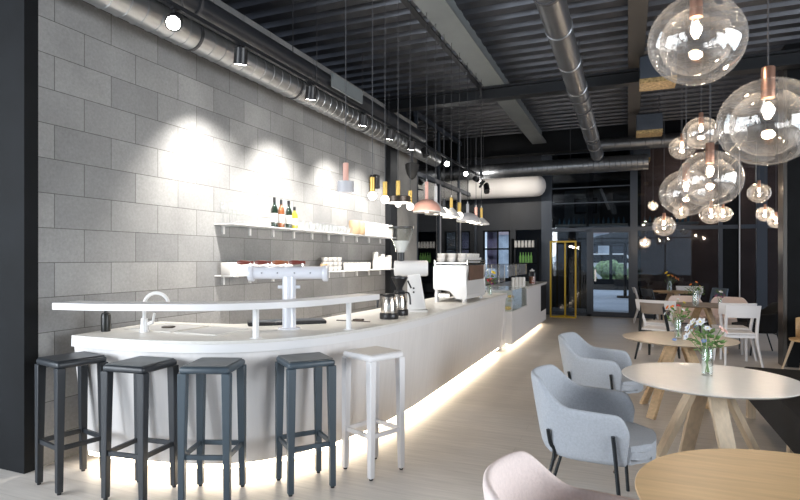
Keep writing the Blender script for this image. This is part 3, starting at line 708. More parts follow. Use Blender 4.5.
b=nb(); lathe(b,[(0,0),(.07,0),(.07,.22),(.045,.26)],seg=18); obj('glass',b,'vase',t)
b=nb(); lathe(b,[(0,.003),(.065,.003),(.065,.15),(0,.15)],seg=16); obj('contents',b,'cherry2',t)
b=nb(); lathe(b,[(0,.26),(.05,.26),(.05,.28),(.015,.295),(.015,.31),(0,.315)],seg=16); obj('lid',b,'ceramic',t)
# wine-shelf behind the counter at the far left (bottles in the passage)
t=thing('back_shelf','tall dark shelf rack in front of the far wall behind the display counter','shelf rack',(-2.5,14.6,0))
b=nb()
for z in (.5,.95,1.35,1.75): box(b,-.33,.33,-.14,.14,z,z+.02)
obj('shelf_board',b,'black',t)
b=nb()
for x in (-.33,.32): box(b,x,x+.015,-.14,.14,0,2.0)
obj('upright',b,'black',t)
g0=None
for i in range(5):
    loc=(-2.62+.07*i,14.6,1.371)
    if g0 is None: g0=tag(obj('green_bottle',lathe(nb(),[(0,0),(.03,0),(.03,.16),(.012,.22),(.012,.27),(0,.27)],seg=12),'greenscreen'),'bright green bottle on the dark shelf rack at the far end','bottle','green bottles on the dark rack',loc)
    else: dup(g0,loc)
g0=None
for i in range(6):
    loc=(-2.74+.09*i,14.58,1.771)
    if g0 is None: g0=tag(obj('white_jug',lathe(nb(),[(0,0),(.035,0),(.04,.08),(.03,.15),(.034,.18),(0,.18)],seg=12),'ceramic'),'white pot on the top of the dark rack at the far end','pot','white pots on the dark rack',loc)
    else: dup(g0,loc)
# yellow frame rack
t=thing('yellow_frame_rack','tall slim yellow metal frame standing before the far glazing','frame rack',(-1.5,14.35,0))
for x,y in ((-.3,-.1),(.3,-.1),(.02,.2),):
    b=nb(); box(b,x-.02,x+.02,y-.02,y+.02,0.0,1.92); obj('upright',b,'yellow',t,False)
for z in (0,1.88):
    b=nb(); box(b,-.28,.28,-.12,-.08,z,z+.04); bar(b,(-.3,-.1,z+.02),(.02,.2,z+.02),.035,.035); bar(b,(.3,-.1,z+.02),(.02,.2,z+.02),.035,.035); obj('rail',b,'yellow',t,False)
# flowers on bar built later
# ============================================================ WALL SHELVES
def shelf(z,label,y0=4.40,y1=8.55):
    t=thing('wall_shelf',label,'shelf',(WX,0,z))
    b=nb(); box(b,.0,.24,y0,y1,-.012,0); obj('board',b,'whitepaint',t,False,.002)
    for k in range(10):
        y=y0+.12+k*.43
        b=nb(); box(b,.0,.022,y-.014,y+.014,-.10,-.012); box(b,.022,.2,y-.006,y+.006,-.022,-.012); obj('bracket',b,'whitepaint',t,False)
shelf(1.83,'long thin white wall shelf with glasses and wine bottles, the upper of two')
shelf(1.31,'long thin white wall shelf behind the beer tower, the lower of two')
def wineglass():
    t=thing('wine_glass','stemmed wine glass in the crowd of glasses at the left end of the upper shelf','glass',(0,0,0),0,'wine glasses on the upper shelf')
    b=nb(); lathe(b,[(0,0),(.03,.001),(.034,.004),(.005,.008),(.0045,.09),(.012,.1),(.027,.125),(.03,.16),(.029,.2),(.027,.225)],seg=16); obj('bowl_and_stem',b,'shelfglass',t)
    return t
g=wineglass(); first=True
for i in range(9):
    for j in range(2):
        loc=(WX+.06+.1*j,4.46+.062*i+.02*j,1.831)
        if first: g.location=loc; first=False
        else: dup(g,loc)
def bottle(name,glass,label,loc,h=.3,lab=True,rz=0):
    t=thing(name,label,'bottle',loc,rz)
    b=nb(); s=h/.3; lathe(b,[(0,0),(.037,0),(.038,.01),(.038,.18*s),(.03,.205*s),(.015,.23*s),(.014,.29*s),(.016,.3*s),(0,.3*s)],seg=20); obj('glass_body',b,glass,t)
    if lab:
        b=nb(); lathe(b,[(.0385,.05*s),(.0388,.05*s),(.0388,.14*s),(.0385,.14*s)],seg=20); obj('label',b,'label',t)
    b=nb(); lathe(b,[(0,.3*s),(.0165,.3*s),(.0165,.25*s),(.0145,.25*s)],seg=14); obj('capsule',b,'blackplastic',t)
bottle('wine_bottle','winebottle','black wine bottle with white label, leftmost of four on the upper shelf',(WX+.2,5.14,1.831),.33)
bottle('wine_bottle','amberbottle','amber brown wine bottle with white label between the two dark bottles',(WX+.2,5.27,1.831),.32)
bottle('wine_bottle','winebottle','dark wine bottle with white label right of the amber bottle',(WX+.2,5.42,1.831),.32)
bottle('wine_bottle','greenbottle','shorter yellow-green bottle behind the right dark wine bottle',(WX+.2,5.54,1.831),.26)
b=nb(); box(b,WX+.12,WX+.26,5.12,5.9,1.8305,1.834)
g0=None
for i in range(16):
    for j in range(2):
        loc=(WX+.08+.1*j,5.72+.085*i,1.831)
        if g0 is None:
            g0=tag(obj('tumbler',lathe(nb(),[(0,0),(.028,0),(.034,.1),(.032,.1),(.027,.006),(0,.006)],seg=14),'shelfglass'),'low clear tumbler in the row right of the wine bottles, upper shelf','glass','tumblers on the upper shelf',loc)
        else: dup(g0,loc)
b.free()
for i,(y,l) in enumerate(((7.12,'brown kraft paper cup stack, left of two before the white stacks'),(7.30,'brown kraft paper cup stack, right of two before the white stacks'))):
    b=nb(); 
    lathe(b,[(0,0),(.07,0),(.08,.03),(.08,.17),(.07,.2),(0,.2)],seg=20); tag(obj('kraft_bowl',b,'kraft'),l+' on the upper shelf','cup stack',None,(WX+.18,y,1.831))
g0=None
for i in range(7):
    loc=(WX+.15,7.5+.155*i,1.831)
    if g0 is None: 
        b=nb(); lathe(b,[(0,0),(.065,0)]+[q for k in range(7) for q in ((.073,.02+.027*k),(.067,.028+.027*k))]+[(.06,.205),(0,.205)],seg=18)
        g0=tag(obj('plate_stack',b,'ceramic'),'round stack of white bowls at the right end of the upper shelf','bowl stack','white stacks on the upper shelf',loc)
    else: dup(g0,loc)
# lower shelf
g0=None
for i in range(8):
    loc=(WX+.12+.02*(i%2),4.48+.14*i,1.311)
    if g0 is None: g0=tag(obj('white_box',box(nb(),-.06,.06,-.055,.055,0,.13,bev=.006),'ceramic'),'white square container at the left end of the lower shelf','box','white containers on the lower shelf',loc)
    else: dup(g0,loc)
g0=None
for i in range(4):
    for j in range(3):
        loc=(WX+.12+.1*(j%2),6.35+.12*i,1.311+.062*j)
        if j==1: loc=(WX+.13,6.37+.12*i,1.311+.062)
        if j==0: loc=(WX+.13,6.37+.12*i,1.311)
        if j==2: loc=(WX+.13,6.37+.12*i,1.311+.124)
        if g0 is None: g0=tag(obj('cup',cup_bm(.052,.06),'ceramic'),'white cup in the cup pyramid above the right end of the beer tower, lower shelf','cup','cups on the lower shelf',loc)
        else: dup(g0,loc)
for i,(y,) in enumerate(((6.22,),)):
    b=nb(); lathe(b,[(0,0),(.045,0),(.05,.1),(0,.1)],seg=16); tag(obj('kraft_cup',b,'kraft'),'brown paper cup beside the cup pyramid on the lower shelf','cup',None,(WX+.2,y,1.311))
g0=None
for i in range(9):
    loc=(WX+.15,6.9+.095*i,1.311)
    if g0 is None: g0=tag(obj('glass_cup',lathe(nb(),[(0,0),(.03,0),(.036,.11),(.034,.11),(.029,.006),(0,.006)],seg=14),'ceramic'),'short white beaker in the row on the lower shelf, right half','cup','beakers on the lower shelf',loc)
    else: dup(g0,loc)
for i,(y,h) in enumerate(((7.9,.27),(8.02,.2),(8.16,.24),(8.3,.19),(8.43,.22))):
    L=['tallest white bottle-shaped stack near the right end of the lower shelf','low white stack just right of the tallest one, lower shelf','second tallest white stack, middle of the right end of the lower shelf','low white stack second from the right end of the lower shelf','white stack at the very right end of the lower shelf'][i]
    b=nb(); lathe(b,[(0,0),(.045,0),(.05,h*.5),(.047,h*.55),(.05,h*.98),(.04,h),(0,h)],seg=18); tag(obj('paper_cup_stack',b,'ceramic'),L,'cup stack',None,(WX+.15,y,1.311))

# ============================================================ STOOLS
def stool(frame,pad,loc,rz,label):
    t=thing('bar_stool',label,'bar stool',loc,rz,'bar stools in front of the bar')
    w=.155; H=.835
    b=nb(); box(b,-w,w,-w,w,H-.05,H-.006,bev=.018,seg=3); obj('seat_frame',b,frame,t)
    b=nb(); box(b,-w+.02,w-.02,-w+.008,w-.008,H-.006,H,bev=.003,seg=1); obj('seat',b,pad,t)
    for sx in (-1,1):
        for sy in (-1,1):
            b=nb(); bar(b,(sx*(w-.022),sy*(w-.022),H-.045),(sx*(w-.016),sy*(w-.016),.012),.052,.052,.036,.036); lg=obj('leg',b,frame,t,bevel=.004)
            b=nb(); cyl(b,(sx*(w-.016),sy*(w-.016),0),(sx*(w-.016),sy*(w-.016),.012),.013,seg=8); obj('foot_cap',b,'foot',lg)
    z=.285; q=w-.018
    for p0,p1,zz in (((-q,-q),(q,-q),z),((-q,q),(q,q),z),((-q,-q),(-q,q),z+.0),((q,-q),(q,q),z+.0)):
        b=nb(); up=(0,0,1); bar(b,(*p0,zz),(*p1,zz),.018,.028,up=up); obj('stretcher',b,frame,t)
    return t
stool('stool_black','stool_black',(-3.40,2.53,0),math.radians(-12),'black bar stool at the left end, beside the black wall')
stool('stool_black','stool_pad',(-2.84,2.58,0),math.radians(6),'dark bar stool with grey seat, second from the left')
stool('stool_dark','stool_pad',(-2.395,2.73,0),math.radians(20),'blue-grey bar stool seen square-on, third from the left')
stool('stool_dark','stool_pad',(-1.96,3.10,0),math.radians(-40),'blue-grey bar stool turned cornerwise beside the white stool')
stool('stool_white','stool_padw',(-1.655,3.50,0),math.radians(-24),'white bar stool, the only white one, at the right end of the row')
# ============================================================ BAR PENDANTS
PX=-2.06
def pend(name,label,cat,y,z,parts):
    t=thing(name,label,cat,(PX,y,z),0,'pendants over the bar')
    top=max(p[3] for p in parts)
    b=nb(); cyl(b,(0,0,top-.002),(0,0,DZ-z+.06),.0035,seg=6); obj('cord',b,'cord',t)
    for nm,mt,prof,_ in parts:
        obj(nm,lathe(nb(),prof,seg=28),mt,t)
    return t
def bulbp(r=.036,z=.04): return ('bulb','bulbw',[(r*math.sin(PI*k/10),z-r*math.cos(PI*k/10)) for k in range(11)],0)
def tubep(m,z0,z1,r=.02): return ('socket',m,[(0,z0),(r,z0),(r,z1-.004),(r-.004,z1),(0,z1)],z1)
def tip(z): return ('tip','greyshade',[(0,z),(.008,z),(.006,z+.03),(0,z+.03)],z+.03)
def L(y,z,e=5): pass
pend('pendant_lamp','pendant lamp with pink stem and pale grey drum shade, first on the left','pendant lamp',3.85,2.0,
 [('shade','greyshade',[(.063,0),(.066,0),(.066,.088),(.0,.09)],.09),tubep('pink',.09,.235,.022),('diffuser','bulbw',[(0,.02),(.055,.02),(.055,.025),(0,.025)],0)])
def bare(label,y,z): return pend('bulb_pendant',label,'pendant lamp',y,z,[bulbp(.040,.042),tubep('brass',.075,.205,.022)])
bare('bare globe bulb in a brass holder, directly right of the drum pendant',4.34,1.985)
bare('bare globe bulb in a brass holder, just left of the dark disc pendant',4.61,1.98)
pend('pendant_lamp','pendant lamp with brass stem and wide flat bronze disc shade','pendant lamp',4.92,2.0,
 [('shade','bronze',[(.118,.02),(.125,.02),(.125,.075),(.12,.08),(0,.08)],.08),('diffuser','bulbw',[(0,.018),(.11,.018),(.11,.024),(0,.024)],0),bulbp(.03,.006),tubep('brass',.08,.235,.022)])
bare('bare globe bulb in a brass holder between the bronze disc and the salmon dome',5.24,1.97)
def dome(label,y,r,h,sm,tm,neck=.2,z=2.0,group=True):
    prof=[(r,0),(r*1.01,.006)]+[(r*math.cos(a),.006+h*math.sin(a)) for a in [PI/2*k/9 for k in range(1,9)]]+[(.022,h+.006),(.0,h+.008)]
    return pend('pendant_lamp',label,'pendant lamp',y,z,[('shade',sm,prof,h),('shade_rim','ceramic',[(r*.7,-.012),(r*.98,-.012),(r*1.0,0),(r*.7,0)],0),tubep(tm,h,h+neck,.02),tip(h+neck),bulbp(.035,.02)])
def cone(label,y,r,h,sm,tm,neck=.13,z=2.0):
    prof=[(r,0),(r*1.01,.008),(r*.8,h*.35),(r*.45,h*.75),(r*.2,h),(.0,h)]
    return pend('pendant_lamp',label,'pendant lamp',y,z,[('shade',sm,prof,h),('shade_rim','ceramic',[(r*.6,-.01),(r*.98,-.01),(r*1.0,0),(r*.6,0)],0),tubep(tm,h,h+neck,.02),tip(h+neck),bulbp(.035,.02)])
dome('salmon pink dome pendant with a matching pink stem, largest shade over the bar',5.74,.155,.13,'pink','palepink',.2)
cone('white funnel pendant with white stem half hidden behind the salmon dome',6.05,.13,.13,'ceramic','ceramic',.19)
pend('bulb_pendant','bare bulb in a black holder between the two white funnel pendants','pendant lamp',6.36,2.0,[bulbp(.05,.05),tubep('blackplastic',.09,.2,.02)])
cone('white funnel pendant with a yellow stem',6.66,.115,.12,'ceramic','brass',.13)
pend('bulb_pendant','bare bulb in a yellow holder in front of the pale grey dome pendant','pendant lamp',7.02,2.0,[bulbp(.05,.05),tubep('brass',.09,.22,.025)])
dome('pale grey dome pendant with a grey stem, second largest shade over the bar',7.42,.155,.11,'greyshade','greyshade',.13)
cone('small white funnel pendant with a pink stem near the far end of the row',7.88,.1,.1,'ceramic','palepink',.13)
cone('small white funnel pendant with a yellow stem, last of the row',8.2,.12,.1,'ceramic','brass',.15)
for y in (4.0,5.2,6.4,7.6):
    light('POINT','pendant_glow',(PX,y,1.94),9,(1,.88,.72),shadow_soft_size=.06)

# ============================================================ GLOBE PENDANTS
def globe(label,X_,Y_,z,r,e=5,tilt=0,cords=True):
    t=thing('glass_globe_pendant',label,'pendant lamp',(X_,Y_,z),0,'blown glass globe pendants')
    mt=Matrix.Rotation(tilt,4,'Y')
    prof=[(r*.10*1.02,r*.90)]+[(r*(math.sin(a)**.95),r*.93*math.cos(a)) for a in [PI*(.07+.93*k/22) for k in range(22)]]
    prof+=[(r*.16,-r*.92),(0,-r*.86)]
    o=obj('globe',lathe(nb(),prof,seg=40,mtx=mt),'globe',t)
    # clear inner lens formed by the blown glass
    prof=[(r*.74*math.sin(a),-r*.02+r*.72*math.cos(a)) for a in [PI*(.10+.8*k/14) for k in range(15)]]
    obj('inner_glass',lathe(nb(),prof,seg=36,mtx=mt),'globe',t)
    s=r/.21
    b=nb(); lathe(b,[(0,r*.52),(.028*s,r*.52),(.028*s,r*1.18),(.025*s,r*1.2),(0,r*1.2)],seg=24); obj('socket',b,'copper',t)
    b=nb(); lathe(b,[(0,r*.05),(.018*s,r*.08),(.032*s,r*.2),(.034*s,r*.3),(.024*s,r*.42),(.02*s,r*.52)],seg=20); obj('bulb_glass',b,'glass',t)
    b=nb(); cyl(b,(0,0,r*.14),(0,0,r*.42),.010*s,seg=10); obj('filament',b,'filament',t)
    b=nb(); cyl(b,(0,0,r*1.2),(0,0,DZ-z+.06),.0035,seg=6); obj('cord',b,'cord',t)
    if e: light('POINT','filament_light',(0,0,r*.3),e,(1,.80,.60),parent=t,shadow_soft_size=.03)
    return t
def at(x,y,t):
    u=(x-400)/550.; v=(y-258.5)/550.; c,s=.92377,.38295
    return ((u*c-s)*t,(u*s+c)*t,1.48-v*t)
G=[(696,41,2.5,.205,'largest glass globe at the top of the photo, its copper socket cut by the frame'),
(768,122,2.5,.208,'large glass globe with a long copper socket, at the right edge of the photo'),
(710,179,3.9,.212,'mid-sized glass globe below and left of the right-hand large one'),
(686,193,4.7,.21,'glass globe overlapped by the mid-sized globe, on its left'),
(701,133,4.9,.15,'small glass globe with copper socket above the mid-sized globe'),
(682,148,6.6,.145,'small glass globe just left of and below the upper small one'),
(711,214,7.4,.145,'small glass globe right under the mid-sized globe'),
(723,214,7.9,.12,'little glass globe touching the right of the one under the mid-sized globe in view'),
(759,193,7.9,.15,'small glass globe below the large right-hand globe, highest of three there'),
(765,214,8.6,.125,'little glass globe in the middle of the three by the black wall edge'),
(776,221,8.8,.12,'little glass globe lowest of the three beside the black wall edge'),
(664,226,8.2,.16,'glass globe over the far tables, low at the left of the cluster'),
(681,212,9.6,.13,'little glass globe between the left low globe and the middle of the cluster'),
(653,206,10.5,.09,'tiny glass globe farthest left, built in place of a reflection in the glazing'),  # reflection in the glazing, built as a lit globe
(645,243,12.6,.12,'small glass globe near the far post, built in place of a reflection in the glazing')]  # mirrored light in the far glass, modelled as another globe
for i,(x,y,t_,r,l) in enumerate(G):
    p=at(x,y,t_); globe(l,round(p[0],3),round(p[1],3),round(p[2],3),r,7 if i<2 else (9 if i<9 else 12),tilt=(.5 if i==0 else .1))

# ============================================================ TABLES
def table(loc,r,top,leg,label,rz=0,h=.73):
    t=thing('round_table',label,'table',loc,rz,'round tables with splayed plank legs')
    b=nb(); lathe(b,[(0,h-.016),(r-.02,h-.016),(r-.003,h-.006),(r,h-.003),(r-.003,h),(0,h)],seg=72); obj('tabletop',b,top,t)
    b=nb(); 
    bar(b,(-.3,0,h-.035),(.3,0,h-.035),.04,.06,up=(0,1,0)) ; bar(b,(0,-.3,h-.03),(0,.3,h-.03),.04,.06,up=(1,0,0)); obj('underframe',b,leg,t)
    for k in range(4):
        a=PI/4+k*PI/2; c,s_=math.cos(a),math.sin(a)
        b=nb(); bar(b,(.07*c,.07*s_,h-.02),(.40*c*r/.5,.40*s_*r/.5,0.0),.032,.095,.032,.08,up=(-s_,c,0)); obj('leg',b,leg,t)
        for v in t.children[-1].data.vertices:
            if v.co.z<.03: v.co.z=0
    return t
table((.47,3.95,0),.51,'ltop','oak_pale','beige round table with pale oak legs and the white flower vase on it',math.radians(-28))
table((.45,5.88,0),.50,'ltop2','oak','tan round table with oak legs, second from the viewer after the beige one',math.radians(5),.72)
table((1.12,10.15,0),.52,'walnut','oak','grey-brown round table behind the white chairs, between the pink armchairs and them',0)
table((.95,14.0,0),.5,'oak','oak_pale','farthest round oak table, close to the far glazing',math.radians(5))
table((.56,2.0,0),.54,'oak_top','oak','oak round table in the bottom right foreground corner of the photo',0)

# ============================================================ ARMCHAIRS
def armchair(fab,loc,rz,label,leg='legblack',wood=False):
    t=thing('armchair',label,'armchair',loc,rz,None)
    path=spline([(.26,-.29,0),(.1,-.305,0),(-.08,-.30,0),(-.22,-.25,0),(-.30,-.13,0),(-.325,0,0),(-.30,.13,0),(-.22,.25,0),(-.08,.30,0),(.1,.305,0),(.26,.29,0)],5)
    n=len(path); nv=9; b=nb(); grid=[]
    for i,p in enumerate(path):
        s=abs(i/(n-1)*2-1)          # 1 at arm tips, 0 at back
        if s>.62: rim=.645-.015*(s-.62)/.38
        else:
            q=max(0,min(1,(s-.30)/.32)); rim=.79-(.79-.645)*(q*q*(3-2*q))
        if s>.93: rim-=.10*((s-.93)/.07)**2
        elif s>.86: rim-=0
        row=[]
        for j in range(nv):
            v=j/(nv-1); z=.335+(rim-.335)*v
            k=.80+.20*(v**.8); cx=.03
            x=cx+(p.x-cx)*(k if p.x<cx else .9+.1*v)-.02*v*(1-s); y=p.y*(.86+.14*v)
            row.append(b.verts.new((x,y,z)))
        grid.append(row)
    for i in range(n-1):
        for j in range(nv-1): b.faces.new((grid[i][j],grid[i+1][j],grid[i+1][j+1],grid[i][j+1]))
    low=[g_[0] for g_ in grid]; b.faces.new(low)
    o=obj('shell',b,fab,t)
    sm=o.modifiers.new('thick','SOLIDIFY'); sm.thickness=.035; sm.offset=1 if False else 0
    sb=o.modifiers.new('sub','SUBSURF'); sb.levels=1; sb.render_levels=1
    for p_ in o.data.polygons: p_.use_smooth=True
    b=nb(); prof=[(-.22,-.2),(-.12,-.25),(.2,-.25),(.33,-.22),(.38,-.1),(.39,0),(.38,.1),(.33,.22),(.2,.25),(-.12,.25),(-.22,.2)]
    pr=[(q.x,q.y) for q in spline([(x,y,0) for x,y in prof],3)]; prism(b,pr,.355,.455)
    bmesh.ops.bevel(b,geom=[e for e in b.edges if abs(e.verts[0].co.z-e.verts[1].co.z)<1e-6],offset=.03,segments=3,affect='EDGES'); obj('seat_cushion',b,fab,t)
    for sy in (-1,1):
        b=nb(); tube(b,spline([(.17,sy*.318,.52),(.18,sy*.31,.42),(.20,sy*.31,.2),(.215,sy*.30,.0)],4),.0115,8); obj('leg',b,leg,t)
        b=nb(); tube(b,spline([(-.2,sy*.275,.5),(-.19,sy*.255,.42),(-.17,sy*.25,.34),(-.27,sy*.27,.0)],4),.0115,8); obj('leg',b,leg,t)
    t.scale=(.95,1,1)
    b=nb(); tube(b,[(.18,-.30,.325),(.18,.30,.325)],.01,8); tube(b,[(-.17,-.25,.325),(-.17,.25,.325)],.01,8); obj('cross_rail',b,leg,t)
    return t
armchair('fab_grey',(-.22,3.50,0),math.radians(-3),'pale blue-grey armchair beside the beige table, the nearer of the two grey ones')
armchair('fab_grey',(-.25,5.2,0),math.radians(-8),'pale blue-grey armchair behind the nearer grey one, the farther of the two')
armchair('fab_pink',(-.10,1.80,0),math.radians(0),'pale pink armchair cut off by the bottom of the photo, left of the oak table')
armchair('fab_pink',(.98,11.2,0),math.radians(-85),'pink armchair behind the grey-brown table, left of the two far pink ones')
armchair('fab_pink',(1.66,11.15,0),math.radians(-92),'pink armchair behind the white chairs, right of the two far pink ones')
armchair('fab_black',(1.9,10.1,0),math.radians(185),'black armchair on the right behind the white chairs, near the black wall')
# ============================================================ SIDE CHAIRS
def side_chair(loc,rz,frame,backm,label,wide=.42,bh=.16,top=.82,seatm=None):
    t=thing('side_chair',label,'chair',loc,rz)   # faces +Y
    b=nb(); pr=[(-.19,-.2),(.19,-.2),(.225,.2),(.1,.23),(-.1,.23),(-.225,.2)]
    prism(b,pr,.43,.455); obj('seat',b,seatm or frame,t,bevel=.006)
    for sx in (-1,1):
        b=nb(); tube(b,spline([(sx*.23,-.30,.0),(sx*.20,-.21,.30),(sx*.195,-.20,.48),(sx*wide*.52,-.27,top-.03)],4),[.014+.008*min(1,k/6) for k in range(13)],8); obj('leg',b,frame,t)
        b=nb(); bar(b,(sx*.19,.18,.44),(sx*.215,.22,.0),.038,.038,.026,.026); obj('leg',b,frame,t)
    b=nb(); rows=[]
    N_=11
    for k in range(N_):
        q=-1+2*k/(N_-1); x=q*(wide/2+.03); y0=-.25-.05*(1-q*q)
        rows.append([b.verts.new((x*.97,y0,top-bh)),b.verts.new((x*.98,y0+.018,top-bh)),b.verts.new((x,y0-.022,top)),b.verts.new((x,y0-.04,top))])
    for A,B in zip(rows,rows[1:]):
        for j in range(4): b.faces.new((A[j],A[(j+1)%4],B[(j+1)%4],B[j]))
    b.faces.new(rows[0]); b.faces.new(rows[-1][::-1]); obj('backrest',b,backm,t,bevel=.004)
    b=nb(); bar(b,(-.19,-.19,.405),(.19,-.19,.405),.022,.04,up=(0,0,1)); bar(b,(-.2,.19,.405),(.2,.19,.405),.022,.04,up=(0,0,1))
    bar(b,(-.19,-.19,.405),(-.2,.19,.405),.022,.04,up=(0,0,1)); bar(b,(.19,-.19,.405),(.2,.19,.405),.022,.04,up=(0,0,1)); obj('seat_rail',b,frame,t)
    return t
side_chair((1.40,8.98,0),math.radians(10),'stool_white','stool_white','white wooden chair seen from behind, in front of the grey-brown table, the nearer white one',.38,.17,.84)
side_chair((1.44,9.58,0),math.radians(8),'stool_white','stool_white','white wooden chair half hidden behind the nearer white chair on the right',.44,.17,.83)
side_chair((.42,8.98,0),math.radians(-22),'legblack','walnut','dark chair with a grey-brown plywood backrest behind the tan table',.28,.16,.84,'stool_white')
side_chair((.50,9.88,0),math.radians(-22),'stool_white','stool_white','white chair at the left of the grey-brown table behind the plywood-backed chair',.56,.15,.82)
side_chair((.6,12.9,0),math.radians(-60),'legblack','frame_blue','dark chair left of the farthest oak table, by the far post',.36,.16,.84)
side_chair((.42,13.95,0),math.radians(-90),'stool_white','stool_white','white chair behind the dark chair at the far post',.4,.12,.8)
side_chair((1.33,14.5,0),math.radians(175),'stool_white','stool_white','white chair behind the farthest oak table against the glazing',.52,.16,.82)
side_chair((1.62,13.4,0),math.radians(130),'bluechair','bluechair','blue-grey chair right of the farthest oak table',.34,.18,.84)
# wooden shell chair at the right edge
t=thing('wooden_chair','light wooden shell chair cut by the right edge of the photo','chair',(2.15,8.44,0),math.radians(100))
b=nb(); rows=[]
for k in range(13):
    a=-1.9+3.8*k/12; r_=.24; rows.append([b.verts.new((r_*math.sin(a)*1.05,-r_*math.cos(a),z)) for z in (.45,.56,.70+.07*math.cos(a/1.9*PI/2))])
for A,B in zip(rows,rows[1:]):
    for j in range(2): b.faces.new((A[j],B[j],B[j+1],A[j+1]))
o=obj('shell_back',b,'oak_top',t); o.modifiers.new('s','SOLIDIFY').thickness=.015
b=nb(); lathe(b,[(0,.43),(.235,.43),(.24,.45),(.0,.455)],seg=24); obj('seat',b,'oak_top',t)
for sx in (-1,1):
    for sy in (-1,1):
        b=nb(); cyl(b,(sx*.14,sy*.14,.44),(sx*.24,sy*.24,0.0),.018,.011,10); obj('leg',b,'oak_pale',t)
# dark lounge chair outside
t=thing('terrace_chair','dark lounge chair on the terrace outside the glass door','chair',(.55,19.2,-.01),math.radians(200))
b=nb(); rows=[]
for k in range(9):
    a=-1.6+3.2*k/8; rows.append([b.verts.new((.32*math.sin(a),-.3*math.cos(a),z)) for z in (.35,.6,.8)])
for A,B in zip(rows,rows[1:]):
    for j in range(2): b.faces.new((A[j],B[j],B[j+1],A[j+1]))
o=obj('shell',b,'fab_black',t); o.modifiers.new('s','SOLIDIFY').thickness=.03
b=nb(); lathe(b,[(0,.34),(.28,.34),(.3,.42),(0,.44)],seg=20); obj('seat',b,'fab_black',t)
for sx in (-1,1):
    for sy in (-1,1):
        b=nb(); cyl(b,(sx*.16,sy*.16,.35),(sx*.27,sy*.27,0),.013,seg=8); obj('leg',b,'legblack',t)
# black bench
t=thing('black_bench','long black upholstered bench on pale wooden legs at the right side','bench',(1.02,0,0))
b=nb(); box(b,0,.75,2.2,6.12,.17,.45,bev=.02); obj('seat',b,'fab_black',t)
b=nb(); box(b,.62,.75,2.2,6.1,.45,.85,bev=.02); obj('backrest',b,'fab_black',t)
for y in (2.6,4.55,5.98):
    for x in (.035,.7):
        b=nb(); box(b,x-.03,x+.03,y-.045,y+.045,0,.18); obj('leg',b,'oak_pale',t)

# ============================================================ FLOWERS
def vase(loc,label,r=.032,h=.17,mat_='vase'):
    t=thing('glass_vase',label,'vase',loc)
    b=nb(); lathe(b,[(0,0),(r,0),(r*1.02,.01),(r,h*.75),(r*.8,h*.88),(r*.85,h),(r*.8,h),(r*.75,h*.88),(r*.93,h*.7),(r*.93,.012),(0,.012)],seg=24); obj('glass',b,mat_,t)
    b=nb(); lathe(b,[(0,.013),(r*.9,.013),(r*.9,h*.5),(0,h*.5)],seg=20); obj('water',b,'glass',t)
    return t
def bouquet(loc,label,stems,seed,leaves=14,spread=.09,base=.02):
    """stems: list of (dx,dy,z,size,material)"""
    rn=random.Random(seed); t=thing('flower_bunch',label,'flowers',loc)
    b=nb()
    for dx,dy,z,s,m_ in stems:
        tube(b,spline([(dx*-.12,dy*-.12,base),(dx*.15,dy*.15,z*.45),(dx*.6,dy*.6,z*.8),(dx,dy,z)],3),.0022,5)
    obj('stems',b,'stem',t)
    b=nb()
    for k in range(leaves):
        a=rn.uniform(0,2*PI); rr=rn.uniform(.01,spread); z=rn.uniform(.16,.27); L_=rn.uniform(.03,.055)
        p=Vector((rr*math.cos(a),rr*math.sin(a),z)); d=Vector((math.cos(a)*.6,math.sin(a)*.6,rn.uniform(-.3,.8))).normalized()*L_; s_=d.cross(Vector((rn.random(),rn.random(),1))).normalized()*L_*.3
        v=[b.verts.new(q) for q in (p,p+d*.5+s_,p+d,p+d*.5-s_)]; b.faces.new(v)
    lf=obj('leaves',b,'leaf',t); lf.modifiers.new('s','SOLIDIFY').thickness=.001
    for dx,dy,z,s,m_ in stems:
        b=nb(); c=Vector((dx,dy,z)); up=Vector((dx*2,dy*2-.05,.12)).normalized(); q=up.to_track_quat('Z','Y').to_matrix()
        for lay,(n_,k_,el) in enumerate(((6,1,.25),(5,.7,.8))):
            for k in range(n_):
                a=2*PI*k/n_+lay*.5; d=Vector((math.cos(a)*math.cos(el),math.sin(a)*math.cos(el),math.sin(el)))*s*k_; w_=Vector((-math.sin(a),math.cos(a),0))*s*.38*k_
                v=[b.verts.new(c+q@u_) for u_ in (Vector((0,0,0)),d*.55+w_,d,d*.55-w_)]; b.faces.new(v)
        f=obj('blossom',b,m_,t,False); f.modifiers.new('s','SOLIDIFY').thickness=.0015
        b=nb(); ball(b,c+up*s*.12,s*.2,8); obj('blossom_centre',b,'petal_b' if m_=='petal_w' and rn.random()<.4 else 'petal_y',f)
    return t
V1=(.47,4.02,.73); vase(V1,'clear glass vase on the beige table, nearest of the table vases',.034,.19)
rn=random.Random(3)
bouquet(V1,'white and blue flowers with green leaves in the nearest table vase',[(-.11,-.02,.30,.032,'petal_w'),(-.08,.0,.335,.034,'petal_w'),(-.04,-.03,.34,.036,'petal_w'),(-.055,.02,.31,.03,'petal_b'),(-.02,.03,.33,.032,'petal_w'),(-.12,-.03,.245,.03,'petal_w'),(-.09,.01,.27,.028,'petal_w'),(.0,-.01,.30,.028,'petal_w'),(.075,-.01,.30,.028,'petal_pk'),(.1,.01,.285,.026,'petal_pk'),(.01,.01,.25,.024,'petal_w'),(-.02,-.02,.22,.02,'petal_b')],5,46,.085)
V2=(.44,5.84,.72); vase(V2,'clear glass vase on the tan table',.034,.2)
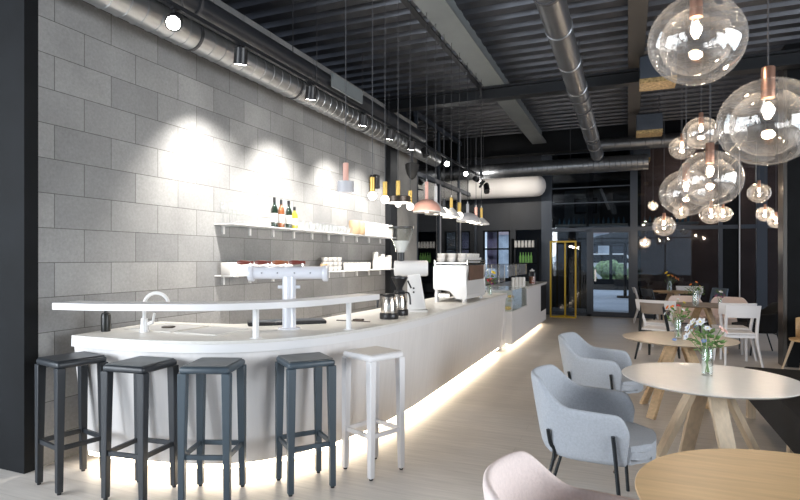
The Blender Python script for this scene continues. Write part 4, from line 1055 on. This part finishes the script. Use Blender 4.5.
bouquet(V2,'loose bunch with small orange flowers in the vase on the tan table',[(-.09,0,.29,.028,'petal_o'),(-.05,-.02,.30,.026,'petal_o'),(.0,.0,.31,.022,'petal_r'),(.04,0,.27,.022,'petal_w'),(-.11,.01,.23,.02,'petal_w'),(.0,.02,.37,.02,'petal_w'),(.05,.02,.34,.02,'petal_y')],8,34,.09)
b=nb(); ball(b,(0,0,.012),.02,8,1,.6); tag(obj('fallen_blossom',b,'petal_b'),'small blue blossom lying on the tan table beside its vase','blossom',None,(.395,5.66,.72))
V3=(.98,9.75,.73); vase(V3,'tall clear glass vase on the grey-brown table',.045,.25)
vase((1.0,10.15,.73),'clear vase holding the green bunch at the back of the grey-brown table',.03,.16)
bouquet((1.0,10.15,.73),'green leafy bunch with a few orange flowers on the grey-brown table',[(-.05,0,.32,.03,'petal_o'),(.03,0,.36,.028,'petal_o'),(.08,.02,.3,.025,'petal_y'),(-.1,0,.26,.02,'petal_w')],11,60,.13)
vase((1.36,10.1,.73),'little vase with dark purple flowers on the grey-brown table',.03,.1)
bouquet((1.36,10.1,.73),'dark purple and white flowers on the grey-brown table',[(-.05,0,.15,.035,'petal_p'),(.02,0,.13,.04,'petal_p'),(.06,0,.16,.035,'petal_p'),(.01,0,.21,.04,'petal_w')],12,12,.06,.01)
vase((.87,13.9,.73),'clear vase on the farthest oak table',.05,.24)
bouquet((.87,13.9,.73),'yellow and orange flowers on the farthest oak table',[(-.06,0,.42,.05,'petal_y'),(-.02,0,.36,.045,'petal_y'),(.05,0,.35,.05,'petal_o'),(.12,0,.31,.05,'petal_o'),(.17,0,.28,.045,'petal_o')],13,14,.08)
V6=(-1.87,7.95,.94); vase(V6,'clear vase on the bar beside the espresso machine',.035,.13)
bouquet(V6,'yellow, pink and green flowers on the bar beside the espresso machine',[(.05,0,.33,.045,'petal_y'),(.03,.03,.28,.035,'petal_o'),(0.0,-.02,.22,.05,'petal_r'),(.03,-.03,.18,.045,'petal_p'),(-.04,0,.36,.03,'petal_w')],14,40,.08)
